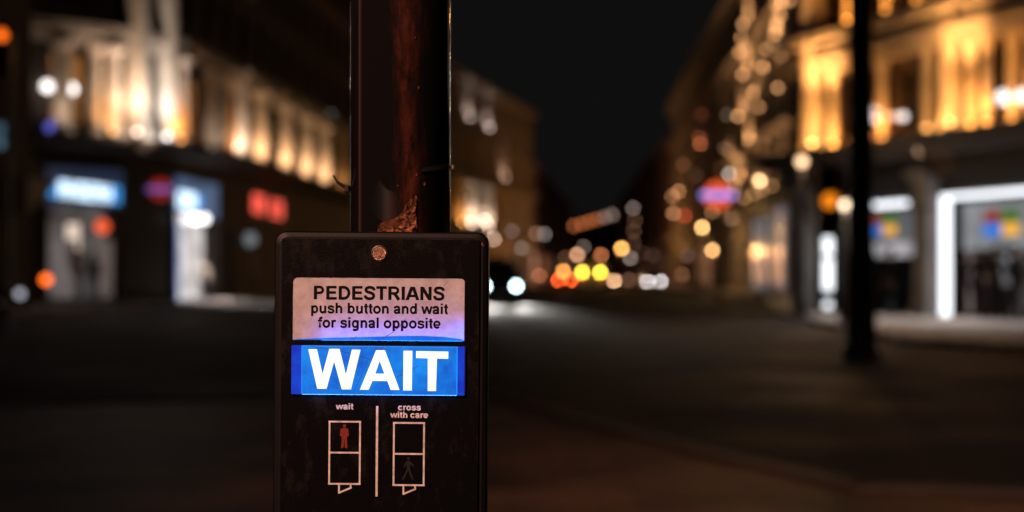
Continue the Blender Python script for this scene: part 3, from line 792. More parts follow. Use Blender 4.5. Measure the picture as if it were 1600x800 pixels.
for args in (('warm globe lamp at the right of the two above the pale lit shop reveals', 1210, 256, 62, GL, 1.0), ('lowest warm globe lamp above the pale lit shop reveals', 1187, 282, 66, GL, .95), ('warm globe lamp beside the stone pier nearest the orange building', 1253, 252, 34.5, (255, 208, 160), 1.05),
             ('orange globe lamp left below the station sign', 1097, 355, 88, (255, 196, 122), 1.0), ('lower orange globe lamp right below the station sign', 1113, 391, 100, (244, 180, 112), .95),
             ('bright orange lamp high over the middle of the far traffic', 971, 388, 160, (250, 176, 92), .95), ('brown orange dim lamp left of the bright one over the traffic', 939, 398, 170, (170, 98, 58), .6),
             ('pale peach lamp over the yellow beacon lights', 902, 398, 175, (206, 150, 112), .65), ('orange lamp directly above the two red tail lights', 880, 424, 150, (248, 160, 80), .95),
             ('faint grey lamp among the far traffic lamps', 912, 386, 210, (130, 112, 104), .35), ('faint brown lamp at the left of the far traffic lamps', 884, 402, 200, (110, 72, 52), .4)):
    lantern(*args, r=.12 if args[3] < 120 else .2)
# lit stone column under the orange globes (a lit kiosk pillar)
p = at(1101, 432, 92); root = thing('lit_pillar', 'tall warm lit advertising pillar under the orange globe lamps', 'pillar', (p.x, p.y, .12))
b = MB(); b.lathe([(.42, 0), (.42, .35), (.36, .4), (.36, 2.9), (.46, 2.95), (.46, 3.15), (.1, 3.6)], n=20); b.build('drum', mat('pale_pillar', (.4, .33, .26), .7), root)
b = MB(); b.lathe([(.365, .6), (.365, 2.7)], n=20, cap=False); b.build('lit_panel', emis((176, 118, 82), .55, .35, .9), root)

# big dark lamp column on the right with a traffic signal
p = at(1345, 432, 19); root = thing('lamp_column', 'tall thick black lamp column in front of the white lit shop', 'lamp column', (p.x, p.y, 0))
b = MB(); b.lathe([(.21, 0), (.21, 1.3), (.185, 1.42), (.17, 1.6), (.16, 5), (.12, 8.0)], n=24); b.build('shaft', M['lamp_post'], root, smooth=False)
b = MB(); b.lathe([(.26, 0.002), (.26, .1), (.215, .16)], n=20); b.build('base_collar', M['lamp_post'], root)
b = MB(); b.tube([(0, 0, 7.9), (-.3, -.3, 8.4), (-1.2, -1.2, 8.5)], .04); b.build('arm', M['lamp_post'], root)
b = MB(); b.lathe([(.09, 0.003), (.17, .12), (.17, .3), (.05, .42)], (-1.2, -1.2, 8.18), 14); b.build('lamp_head', M['lamp_post'], root)
def signal(label, px, py, D, lens_rgb, t, which, rz=0.0, r=.1, post=True):
    p = at(px, py, D)
    h = p.z - (0.36, 0.05, -.26)[which] if False else p.z
    zc = (0.62, 0.34, 0.06)[::-1]
    off_ = {0: .3, 1: 0, 2: -.3}[which]      # red on top, amber mid, green low
    root = thing('traffic_signal', label, 'traffic light', (p.x, p.y, p.z - off_), rz)
    b = MB(); b.box(-.15, .15, 0, .2, -.47, .47); b.build('signal_head', M['black_paint'], root, bevel=.03)
    for i, z in enumerate((.3, 0, -.3)):
        on = i == which
        b = MB(); b.lathe([(r, -.02), (r * .9, -.035), (r * .5, -.05), (.005, -.055)], (0, 0, z), 16, 'y'); b.build('lens', emis(lens_rgb, lamp_strength(r, D, t, 24)) if on else M['glass_dark'], root)
        b = MB(); n = 14
        a_ = [b.v((.125 * math.cos(math.pi * k / n), -.001, z + .125 * math.sin(math.pi * k / n))) for k in range(n + 1)]; c_ = [b.v((.125 * math.cos(math.pi * k / n), -.2, z + .125 * math.sin(math.pi * k / n))) for k in range(n + 1)]
        for k in range(n): b.f([a_[k], a_[k + 1], c_[k + 1], c_[k]])
        v = b.build('visor', M['black_paint'], root); s_ = v.modifiers.new('solid', 'SOLIDIFY'); s_.thickness = .006
    return root
s_ = signal('black traffic light showing orange, fixed to the thick lamp column', 1296, 314, 18.6, (255, 140, 24), 1.15, 1, math.radians(-4))
b = MB(); b.box(.15, .33, .05, .1, .2, .24); b.box(.15, .33, .05, .1, -.24, -.2); b.build('bracket', M['black_paint'], s_)
wl = lantern('pale white globe lamp seen just left of the thick lamp column', 1320, 320, 30, (255, 226, 190), 1.05, .09)
s_ = signal('traffic light showing orange high at the left edge of the photo', 4, 55, 26, (255, 110, 24), 1.0, 0, 0)
b = MB(); b.lathe([(.06, -s_.location.z), (.06, .6)], (0, .26, 0), 10); b.build('pole', M['lamp_post'], s_)
b = MB(); b.box(-.03, .03, .18, .22, .2, .26); b.build('bracket', M['lamp_post'], s_)

# ------------------------------------------------------------------ vehicles
def car(label, px, D, rz, paint, headlights=None, tails=None, kind='saloon', beacon=None, cat='car', group=None, name='parked_car'):
    x = (px - 800) / F * D
    root = thing(name, label, cat, (x, D, 0), rz, group)
    L, Wd = (4.5, 1.78) if kind != 'van' else (5.2, 2.0)
    H = {'saloon': 1.46, 'taxi': 1.78, 'van': 2.35}[kind]
    hw = Wd / 2
    # car faces -y at rz = 0 (towards the camera)
    if kind == 'van':
        prof = [(-2.6, .35), (-2.62, .75), (-2.45, 1.05), (-1.9, 1.2), (-1.2, H - .08), (-.9, H), (2.5, H), (2.6, H - .1), (2.6, .35)]
    elif kind == 'taxi':
        prof = [(-2.25, .3), (-2.27, .7), (-2.15, .95), (-1.1, 1.08), (-.55, 1.68), (-.25, H), (1.2, H), (1.75, 1.65), (2.15, 1.1), (2.25, .95), (2.25, .3)]
    else:
        prof = [(-2.25, .28), (-2.27, .6), (-2.1, .78), (-1.1, .93), (-.35, 1.38), (-.1, H), (.9, H), (1.5, 1.3), (1.95, 1.0), (2.25, .9), (2.25, .28)]
    b = MB(); rows = []
    for xo, k in ((-1, .0), (-.93, .05), (-.72, .065), (.72, .065), (.93, .05), (1, 0)):
        row = []
        for (y, z) in prof:
            zz = z + (k - .03 if z > .9 else 0); inset = 1.0 if z < .96 else 1.0 - .20 * (z - .96) / max(.3, H - .96)
            row.append(b.v((hw * xo * inset, y * (1 - .02 * abs(xo) ** 3), zz)))
        rows.append(row)
    n = len(prof)
    for r0, r1 in zip(rows, rows[1:]):
        for i in range(n): b.f([r0[i], r0[(i + 1) % n], r1[(i + 1) % n], r1[i]])
    b.f(rows[0]); b.f(rows[-1][::-1])
    b.build('body', paint, root, bevel=.04, seg=3)
    gl = M['glass_dark']
    def quad(pts, nm, m_, push=(0, 0, 0)):
        q = MB(); a = [q.v(Vector(p_)) for p_ in pts]; c = [q.v(Vector(p_) + Vector(push)) for p_ in pts]
        q.f(a); q.f(c[::-1])
        for i in range(len(pts)): q.f([a[i], a[(i + 1) % len(pts)], c[(i + 1) % len(pts)], c[i]])
        return q.build(nm, m_, root)
    if kind == 'van': wsl, rs = ((-1.82, 1.25), (-1.27, H - .2)), None
    elif kind == 'taxi': wsl, rs = ((-1.02, 1.14), (-.5, 1.62)), ((2.1, 1.2), (1.78, 1.62))
    else: wsl, rs = ((-1.02, .98), (-.4, 1.36)), ((1.88, 1.06), (1.54, 1.3))
    for sl, nm in ((wsl, 'windscreen'), (rs, 'rear_window')):
        if not sl: continue
        (y0, z0), (y1, z1) = sl; s1 = -1 if nm == 'windscreen' else 1
        quad([(-hw * .84, y0, z0 + .03), (hw * .84, y0, z0 + .03), (hw * .72, y1, z1 + .03), (-hw * .72, y1, z1 + .03)], nm, gl, (0, s1 * .02, .03))
    ztop = H - .2
    zb = 1.06 if kind != 'saloon' else .96
    def sw(z): return hw * (1.0 if z < .96 else 1.0 - .20 * (z - .96) / max(.3, H - .96))
    spans = {'saloon': ((-.55, .2), (.28, 1.2)), 'taxi': ((-.7, .3), (.38, 1.5)), 'van': ((-1.55, -.75),)}[kind]
    for sx in (-1, 1):
        for (a, c) in spans:
            quad([(sx * (sw(zb) + .004), a - .1, zb), (sx * (sw(zb) + .004), c, zb), (sx * (sw(ztop) + .004), c - .05, ztop), (sx * (sw(ztop) + .004), a + .25, ztop)], 'side_window', gl, (sx * .012, 0, 0))
        quad([(sx * hw, -.85, zb), (sx * hw, -.7, zb), (sx * hw, -.7, zb + .14), (sx * hw, -.85, zb + .14)], 'mirror', paint, (sx * .16, 0, 0))
    wr = .32
    for sx in (-1, 1):
        for y in (-1.42, 1.38) if kind != 'van' else (-1.7, 1.6):
            q = MB(); q.lathe([(wr * .7, -.1), (wr, -.07), (wr, .07), (wr * .7, .1)], (sx * (hw - .08), y, wr), 20, 'x'); w_ = q.build('wheel', M['rubber'], root)
            q = MB(); q.lathe([(wr * .68, 0), (wr * .6, sx * .02), (.06, sx * .03)], (sx * (hw + .021), y, wr), 16, 'x'); q.build('rim', M['steel'], w_)
    yf, yr = prof[1][0], prof[-1][0]
    zl = {'saloon': .64, 'taxi': .72, 'van': .85}[kind]
    for sx in (-1, 1):
        q = MB(); q.lathe([(.1, .05), (.1, -.02), (.07, -.045), (.004, -.05)], (sx * (hw - .27), yf, zl), 16, 'y')
        q.build('headlight', emis(headlights[0], lamp_strength(.1, D, headlights[1])) if headlights else M['steel'], root)
        q = MB(); q.lathe([(.085, -.05), (.085, .02), (.05, .04), (.004, .045)], (sx * (hw - .2), yr, zl + .12), 14, 'y')
        q.build('tail_light', emis(tails[0], lamp_strength(.085, D, tails[1])) if tails else mat('red_lens', (.2, .01, .01), .2), root)
    q = MB(); q.box(-hw * .9, hw * .9, yf - .08, yf + .06, .3, .46); q.build('bumper', M['rubber'], root, bevel=.03)
    q = MB(); q.box(-hw * .9, hw * .9, yr - .06, yr + .08, .3, .46); q.build('bumper', M['rubber'], root, bevel=.03)
    q = MB(); q.box(-.26, .26, yf - .095, yf - .081, .34, .45); q.build('number_plate', mat('white_plate', (.6, .6, .58), .5), root)
    q = MB(); q.box(-.26, .26, yr + .081, yr + .095, .34, .45); q.build('number_plate', mat('yellow_plate', (.6, .45, .05), .5), root)
    if kind == 'taxi':
        q = MB(); q.box(-.25, .25, -.2, -.05, H + .02, H + .16); q.build('roof_sign', mat('unlit_roof_sign', (.2, .12, .02), .4), root, bevel=.02)
    if beacon:
        for sx in (-1, 1):
            q = MB(); q.lathe([(.13, -.02), (.13, .03), (.08, .06), (.004, .07)], (sx * beacon[2], yr + .02, beacon[3]), 14, 'y'); q.build('amber_lamp', emis(beacon[0], lamp_strength(.13, D, beacon[1])), root)
    if headlights and headlights[2]:
        for sx in (-1, 1):
            ld = bpy.data.lights.new('headlight_beam', 'SPOT'); ld.color = (1, .95, .88); ld.energy = headlights[2]; ld.spot_size = math.radians(13); ld.spot_blend = 1; ld.shadow_soft_size = .08
            lo = bpy.data.objects.new('headlight_beam', ld); link(lo, root); lo.location = (sx * (hw - .27), yf - .12, zl)
            lo.rotation_euler = Vector((0, -1, -.11)).to_track_quat('-Z', 'Y').to_euler()
    return root
BLK = mat('black_car_paint', (.01, .01, .012), .2, coat=.6); GRY = mat('grey_car_paint', (.12, .12, .13), .25, coat=.6, metallic=.4); WHT = mat('white_van_paint', (.6, .6, .6), .3, coat=.4); RED = mat('dark_red_paint', (.12, .012, .01), .25, coat=.5)
car('oncoming black taxi with bluish white headlights just right of the button box', 775, 58, math.radians(5), BLK, ((206, 244, 255), 2.0, 7500), None, 'taxi', cat='taxi', name='taxi')
car('dark car with two orange red tail lights driving away among the far traffic', 881, 150, math.radians(180), RED, None, ((238, 84, 34), .95), group='cars in the far traffic')
car('white van with two bright yellow rear lamps in the far traffic', 921, 112, math.radians(180), WHT, None, ((90, 16, 10), .4), 'van', ((255, 214, 70), 1.1, .70, 1.42), cat='van', name='delivery_van')
car('oncoming grey car with two dim white headlights right of the van', 1018, 132, 0, GRY, ((196, 188, 188), .8, 300), None, group='cars in the far traffic')
car('oncoming black car with peach headlights close right of the van', 948, 150, 0, BLK, ((240, 186, 140), .75, 200), None, group='cars in the far traffic')
car('parked dark car at the left edge below the orange traffic light', -92, 38, math.radians(62), BLK, ((150, 150, 160), .5, 0), ((150, 80, 30), .35), group='cars parked by the left shops')
# orange warning lamp on a low post near the left shop
p = at(72, 437, 40); root = thing('warning_beacon', 'orange round beacon on a short post before the left shop', 'beacon', (p.x, p.y, 0))
b = MB(); b.lathe([(.14, 0), (.14, .04), (.04, .06), (.035, p.z - .13)], n=10); b.build('post', M['lamp_post'], root)
b = MB(); b.sphere((0, 0, p.z), .13); b.build('globe', emis((255, 104, 30), lamp_strength(.13, 40, 1.05)), root)

# ------------------------------------------------------------------ people in front of the right shop
SKIN = mat('skin', (.42, .26, .19), .6)
def person(label, px, D, h, rz, top, legs, hair, stride=.1, arm=.0, ground_z=.12):
    x = (px - 800) / F * D; s = h / 1.75
    V, E, R = [], [], []
    def add(p, r, par=None):
        V.append((p[0] * s, p[1] * s, p[2] * s)); R.append(r * s)
        if par is not None: E.append((par, len(V) - 1))
        return len(V) - 1
    pel = add((0, 0, .95), .15); wst = add((0, .0, 1.1), .13, pel); chs = add((0, .01, 1.3), .16, wst); nkb = add((0, .01, 1.45), .075, chs); nk = add((0, -.01, 1.52), .055, nkb)
    hd = add((0, -.02, 1.60), .085, nk); hd2 = add((0, -.02, 1.70), .075, hd)
    for sx in (-1, 1):
        sh = add((sx * .17, .01, 1.41), .065, nkb); el = add((sx * .24, .03, 1.13), .048, sh); wr_ = add((sx * .23, -.08 - arm, .9 + arm * .8), .034, el)
        pm = add((sx * .225, -.1 - arm, .83 + arm), .036, wr_)
        for k in range(4): add((sx * .225 + (k - 1.5) * .018, -.12 - arm, .75 + arm + abs(k - 1.3) * .008), .009, pm)
        add((sx * .19, -.13 - arm, .82 + arm), .011, pm)
        st = stride * sx
        hp = add((sx * .09, 0, .88), .1, pel); kn = add((sx * .1, -st * .5 - .02, .5), .065, hp); an = add((sx * .1, -st + .04, .1), .045, kn); add((sx * .11, -st - .12, .04), .038, an)
    me = bpy.data.meshes.new('person_skeleton'); me.from_pydata(V, E, []); me.update()
    o = bpy.data.objects.new('person', me); COL.objects.link(o)
    o.modifiers.new('skin', 'SKIN'); o.modifiers.new('sub', 'SUBSURF').levels = 1
    for i, sv in enumerate(me.skin_vertices[0].data): sv.radius = (R[i], R[i]); sv.use_root = (i == 0)
    bpy.context.view_layer.update()
    dg = bpy.context.evaluated_depsgraph_get()
    m2 = bpy.data.meshes.new_from_object(o.evaluated_get(dg)); o.modifiers.clear(); o.data = m2
    for m_ in (top, legs, SKIN, M['rubber']):
        m2.materials.append(m_)
    for p_ in m2.polygons:
        c = p_.center / s; p_.use_smooth = True
        p_.material_index = 2 if (c.z > 1.5 or (c.z < .9 + arm and abs(c.x) > .185)) else (0 if c.z > .9 else (3 if c.z < .1 else 1))
    o.location = (x, D, ground_z); o.rotation_euler = (0, 0, rz)
    tag(o, label, 'person', 'people standing outside the white lit shop')
    b = MB(); b.sphere((0, 0, 0), .1 * s, 14, 10, 1.1); hr = b.build('hair', hair, o, smooth=True); hr.location = (0, .018 * s, 1.685 * s)
    # face: nose and brow give the head a front
    b = MB(); b.prism([(-.014 * s, 1.6 * s), (.014 * s, 1.6 * s), (0, 1.66 * s)], -.125 * s, -.09 * s); b.build('nose', SKIN, o)
    return o
DK = mat('dark_coat', (.012, .012, .014), .9); DK2 = mat('dark_jeans', (.015, .017, .025), .9); BRN = mat('brown_coat', (.035, .02, .014), .9); HR = mat('dark_hair', (.012, .009, .008), .6); HR2 = mat('brown_hair', (.05, .03, .015), .6)
person('person in a dark coat standing nearest the white lit frame of the shop', 1527, 33.5, 1.62, math.radians(150), DK, DK2, HR)
person('person in a brown coat, middle of the group before the shop screen', 1556, 33, 1.66, math.radians(-20), BRN, DK2, HR2, .14, .12)
person('person in black at the right end of the group before the shop screen', 1586, 32, 1.7, math.radians(100), DK, DK, HR, .2)
person('person in dark clothes walking past the shop behind the lamp column', 1392, 36.5, 1.68, math.radians(-80), DK, DK2, HR, .24)
person('person in a pale cream coat standing at the bright doorway on the left', 318, 57.5, 1.66, math.radians(20), mat('cream_coat', (.6, .52, .46), .9), DK2, HR2)
bpy.data.objects['person.004']['group'] = 'people outside the left shop'
# ------------------------------------------------------------------ SIGNAL POLE AND PUSH BUTTON UNIT (in focus)
def pole_mat():
    m = bpy.data.materials.new('black_pole_paint_red_sheen'); m.use_nodes = True
    nt = m.node_tree; p = nt.nodes['Principled BSDF']; L = nt.links
    tc = nt.nodes.new('ShaderNodeTexCoord'); sp = nt.nodes.new('ShaderNodeSeparateXYZ'); L.new(tc.outputs['Object'], sp.inputs[0])
    mp = nt.nodes.new('ShaderNodeMapping'); mp.inputs['Scale'].default_value = (60, 60, 9); L.new(tc.outputs['Object'], mp.inputs[0])
    n = nt.nodes.new('ShaderNodeTexNoise'); n.inputs['Scale'].default_value = 1; n.inputs['Detail'].default_value = 8; n.inputs['Roughness'].default_value = .65; L.new(mp.outputs[0], n.inputs['Vector'])
    # lamp reflection painted as a red-brown streak down the front: |x - x0| < w, edges broken by noise
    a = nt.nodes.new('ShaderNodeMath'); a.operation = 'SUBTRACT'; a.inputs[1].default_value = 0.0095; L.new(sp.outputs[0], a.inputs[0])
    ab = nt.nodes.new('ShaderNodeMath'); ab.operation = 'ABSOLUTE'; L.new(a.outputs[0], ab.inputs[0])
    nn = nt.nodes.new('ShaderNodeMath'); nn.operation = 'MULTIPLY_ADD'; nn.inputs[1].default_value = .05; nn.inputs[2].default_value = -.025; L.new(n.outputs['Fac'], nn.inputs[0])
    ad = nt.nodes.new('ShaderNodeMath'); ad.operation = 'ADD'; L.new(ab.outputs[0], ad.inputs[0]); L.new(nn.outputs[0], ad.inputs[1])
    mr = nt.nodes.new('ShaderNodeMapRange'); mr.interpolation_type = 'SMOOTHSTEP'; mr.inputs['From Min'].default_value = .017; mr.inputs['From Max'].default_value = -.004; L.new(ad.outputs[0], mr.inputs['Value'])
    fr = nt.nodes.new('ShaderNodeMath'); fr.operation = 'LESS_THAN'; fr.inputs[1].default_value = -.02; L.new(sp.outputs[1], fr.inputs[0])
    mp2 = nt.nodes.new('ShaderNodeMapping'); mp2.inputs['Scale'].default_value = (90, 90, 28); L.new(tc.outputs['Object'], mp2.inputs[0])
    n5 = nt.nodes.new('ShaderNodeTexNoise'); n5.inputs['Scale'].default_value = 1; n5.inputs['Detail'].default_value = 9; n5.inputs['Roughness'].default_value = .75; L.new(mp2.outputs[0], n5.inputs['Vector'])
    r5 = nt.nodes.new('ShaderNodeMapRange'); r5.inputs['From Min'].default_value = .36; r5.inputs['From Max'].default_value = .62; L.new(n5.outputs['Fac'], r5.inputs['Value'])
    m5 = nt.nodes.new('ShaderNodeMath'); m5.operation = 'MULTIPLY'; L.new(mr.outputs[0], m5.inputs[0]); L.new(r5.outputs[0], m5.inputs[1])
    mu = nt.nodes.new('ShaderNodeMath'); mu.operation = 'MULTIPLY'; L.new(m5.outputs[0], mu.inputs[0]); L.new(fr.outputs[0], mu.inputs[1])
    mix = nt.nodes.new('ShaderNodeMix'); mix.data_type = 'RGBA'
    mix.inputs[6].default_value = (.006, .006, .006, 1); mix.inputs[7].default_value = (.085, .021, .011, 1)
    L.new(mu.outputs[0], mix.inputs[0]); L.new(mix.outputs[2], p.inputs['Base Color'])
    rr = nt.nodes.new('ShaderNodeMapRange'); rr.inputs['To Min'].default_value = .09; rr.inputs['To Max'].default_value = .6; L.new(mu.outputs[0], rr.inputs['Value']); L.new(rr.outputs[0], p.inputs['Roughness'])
    n3 = nt.nodes.new('ShaderNodeTexNoise'); n3.inputs['Scale'].default_value = 140; n3.inputs['Detail'].default_value = 5; L.new(tc.outputs['Object'], n3.inputs['Vector'])
    bu = nt.nodes.new('ShaderNodeBump'); bu.inputs['Strength'].default_value = .05; bu.inputs['Distance'].default_value = .002; L.new(n3.outputs['Fac'], bu.inputs['Height']); L.new(bu.outputs[0], p.inputs['Normal'])
    p.inputs['Specular IOR Level'].default_value = .35
    p.inputs['Coat Weight'].default_value = .7; p.inputs['Coat Roughness'].default_value = .04
    return m
PX, PD, PR = (626 - 800) / F * 1.235, 1.235, .0434
pole = thing('signal_pole', 'black painted steel signal pole with a painted-in reddish sheen, carrying the button box', 'pole', (PX, PD, 0))
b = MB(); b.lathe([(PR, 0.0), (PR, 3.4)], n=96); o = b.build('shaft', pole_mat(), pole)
for p_ in o.data.polygons: p_.use_smooth = len(p_.vertices) == 4
b = MB(); b.lathe([(PR + .018, 0.004), (PR + .018, .05), (PR + .004, .06), (PR + .004, .3), (PR + .001, .31)], n=48); b.build('base_collar', M['black_paint'], pole)
b = MB(); b.lathe([(PR + .002, 3.401), (PR + .002, 3.42), (PR * .6, 3.44)], n=48); b.build('top_cap', M['black_paint'], pole)
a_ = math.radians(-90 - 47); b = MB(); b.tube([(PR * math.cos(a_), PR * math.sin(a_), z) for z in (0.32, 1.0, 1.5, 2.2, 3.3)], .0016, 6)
b.build('glint_bead', mat('glint_bead_metal', (.05, .035, .03), .35, metallic=.5), pole)  # raised bead added to stand in for a vertical light reflection
# sealant and bare metal lump where the box meets the pole
COPPER = mat('rusty_bare_metal', (.27, .115, .06), .38, metallic=.85, noise=.5, scale=180, bump=.9)
zt = HC + (HOR - 366) / F * 1.13
bm = MB()
random.seed(3)
outline = []
def pole_pt(px, py, lift):
    xx = (px - 626) / F * (1.235 - .04); yy = -math.sqrt(max(1e-8, PR * PR - xx * xx)) - lift
    return (xx, yy, HC + (HOR - py) / F * 1.195)
cols = [(597, 353, 370), (603, 348, 370), (611, 345, 370), (620, 343, 370), (628, 340, 370), (636, 330, 370), (643, 318, 370), (650, 308, 370), (655, 300, 370), (657, 310, 368), (655, 340, 366)]
g = []
for px, yt, yb in cols:
    g.append([bm.v(pole_pt(px + random.uniform(-1, 1), yt + (yb - yt) * k / 6 + random.uniform(-1, 1), .0006 + .0035 * math.sin(math.pi * min(1, k / 5)) * random.uniform(.4, 1.1) * (.4 if px > 636 and k < 4 else 1))) for k in range(7)])
for c0, c1 in zip(g, g[1:]):
    for k in range(6): bm.f([c0[k], c1[k], c1[k + 1], c0[k + 1]])
bm.build('rust_patch', COPPER, pole, smooth=True)
for px, py, s_ in ((628, 291, 1.5), (669, 287, 2.2), (657, 273, 1.6), (660, 137, 2.2), (681, 262, 1.6), (687, 262, 1.6), (655, 60, 1.3), (640, 222, 1.2)):
    c = pole_pt(px, py, .0003); q = MB(); q.sphere(c, .0005 * s_, 8, 6, 1.5); q.build('paint_chip', COPPER, pole)
# cable tie round the pole, cut tail sticking out on the left
zt_ = HC + (HOR - 262) / F * 1.235
tie = thing('cable_tie', 'thin black cable tie looped round the pole with its tail sticking out left', 'cable tie', (PX, PD, zt_))
b = MB(); n = 64
z_of = lambda a: -.0095 - .0095 * -math.cos(a)
pts = []
for r, dz in ((PR + .0004, -.0018), (PR + .0022, -.0018), (PR + .0022, .0018), (PR + .0004, .0018)):
    pts.append([b.v((r * math.cos(a), r * math.sin(a), z_of(a) + dz)) for a in [math.radians(-62 + 258 * i / (n - 1)) for i in range(n)]])
for k in range(4):
    for i in range(n - 1): b.f([pts[k][i], pts[k][i + 1], pts[(k + 1) % 4][i + 1], pts[(k + 1) % 4][i]])
TIE = mat('black_nylon', (.012, .011, .011), .35)
b.build('loop', TIE, tie)
b = MB(); x0 = -PR - .002
b.tube([(x0 + .002, -.004, -.0185), (x0 - .004, -.006, -.016), (x0 - .009, -.007, -.0125), (x0 - .0125, -.007, -.007)], [.0022, .0018, .0014, .0009], 6); b.build('tail', TIE, tie)
b = MB(); b.box(x0 - .0025, x0 + .001, -.009, -.002, -.0215, -.0155); b.build('lock', TIE, tie, bevel=.0006)

# --- push button unit
D0 = 1.13; K = D0 / F
BX, BZ_ = (594.5 - 800) * K, HC + (HOR - 575) * K        # centre of the box front (row 575)
unit = bpy.data.objects.new('push_button_unit', None); unit.empty_display_size = .1
unit.location = (BX, D0, BZ_); unit.rotation_euler = (0, math.radians(.45), 0); link(unit)
tag(unit, 'black pedestrian push button box with blue lit WAIT panel on the pole', 'crossing button')
def lx(px): return (px - 594.5) * K
def lz(py): return (575 - py) * K
def rrect(x0, x1, z0, z1, r, n=6):
    pts = []
    for cx, cz, a0 in ((x1 - r, z0 + r, -90), (x1 - r, z1 - r, 0), (x0 + r, z1 - r, 90), (x0 + r, z0 + r, 180)):
        for k in range(n + 1):
            a = math.radians(a0 + 90 * k / n); pts.append((cx + r * math.cos(a), cz + r * math.sin(a)))
    return pts
def pmat(name, base, rough, bump, spec=.4, scale=900):
    return mat(name, base, rough, noise=.35, scale=scale, bump=bump, spec=spec)
PLASTIC = mat('black_textured_plastic', (.0022, .0022, .0022), .5, noise=.5, scale=700, bump=.05, spec=.18)
zb = lz(905)
# housing is a frame: outer shell with a recess for the sign panel (real opening)
b = MB()
out_ = rrect(lx(427), lx(762), zb, lz(362), .0085)
def ring_loop(bm_, loops):
    rs = [[bm_.v((x, y, z)) for x, z in pts] for pts, y in loops]
    for a, c in zip(rs, rs[1:]):
        for i in range(len(a)): bm_.f([a[i], a[(i + 1) % len(a)], c[(i + 1) % len(a)], c[i]])
    return rs
def inset(pts, d):
    cx = (lx(427) + lx(762)) / 2; cz = (zb + lz(362)) / 2; hx = (lx(762) - lx(427)) / 2; hz = (lz(362) - zb) / 2
    return [(cx + (x - cx) * (hx - d) / hx, cz + (z - cz) * (hz - d) / hz) for x, z in pts]
rs = ring_loop(b, [(inset(out_, .004), .055), (out_, .050), (out_, .0035), (inset(out_, .0012), .0012), (inset(out_, .0042), .0)])
b.f(rs[0])
win = [b.v((x, 0, z)) for x, z in ((lx(458), lz(615)), (lx(724), lz(615)), (lx(724), lz(435)), (lx(458), lz(435)))]
we = [b.bm.edges.new((win[i], win[(i + 1) % 4])) for i in range(4)]
oe = [b.bm.edges.get((rs[-1][i], rs[-1][(i + 1) % len(rs[-1])])) for i in range(len(rs[-1]))]
bmesh.ops.triangle_fill(b.bm, edges=we + oe, use_beauty=True)
b.build('housing', PLASTIC, unit)
# the raised front plate, with a window cut where the sign panel sits
PLATE = mat('black_front_plate', (.0022, .0022, .0022), .45, noise=.7, scale=500, bump=.04, spec=.1)
b = MB(); yp = -.0022
x0, x1, z0, z1 = lx(440), lx(748), lz(893), lz(374)
wx0, wx1, wz0, wz1 = lx(457), lx(725.5), lz(616.5), lz(434)
for (a, c, d, e) in ((x0, wx0, z0, z1), (wx1, x1, z0, z1), (wx0, wx1, wz1, z1), (wx0, wx1, z0, wz0)):
    b.box(a, c, yp, -.0002, d, e)
bmesh.ops.remove_doubles(b.bm, verts=b.bm.verts, dist=1e-6)
plate_ = b.build('front_plate', PLATE, unit)
nt = PLATE.node_tree; L = nt.links; p = nt.nodes['Principled BSDF']; tc = nt.nodes.new('ShaderNodeTexCoord')
mpn = nt.nodes.new('ShaderNodeMapping'); mpn.inputs['Scale'].default_value = (55, 55, 30); mpn.inputs['Rotation'].default_value = (0, .5, 0); L.new(tc.outputs['Object'], mpn.inputs[0])
ng = nt.nodes.new('ShaderNodeTexNoise'); ng.inputs['Scale'].default_value = 1; ng.inputs['Detail'].default_value = 10; ng.inputs['Roughness'].default_value = .75; L.new(mpn.outputs[0], ng.inputs['Vector'])
rg = nt.nodes.new('ShaderNodeMapRange'); rg.inputs['From Min'].default_value = .52; rg.inputs['From Max'].default_value = .74; L.new(ng.outputs['Fac'], rg.inputs['Value'])
mg = nt.nodes.new('ShaderNodeMix'); mg.data_type = 'RGBA'; mg.inputs[6].default_value = (.0016, .0016, .0017, 1); mg.inputs[7].default_value = (.0085, .007, .0062, 1)
L.new(rg.outputs[0], mg.inputs[0]); L.new(mg.outputs[2], p.inputs['Base Color'])
rq = nt.nodes.new('ShaderNodeMapRange'); rq.inputs['To Min'].default_value = .38; rq.inputs['To Max'].default_value = .75; L.new(rg.outputs[0], rq.inputs['Value']); L.new(rq.outputs[0], p.inputs['Roughness'])
b = MB(); b.box(wx0 + .0001, wx1 - .0001, yp - .0003, -.0002, lz(540), lz(532)); b.build('divider_bar', PLATE, unit)
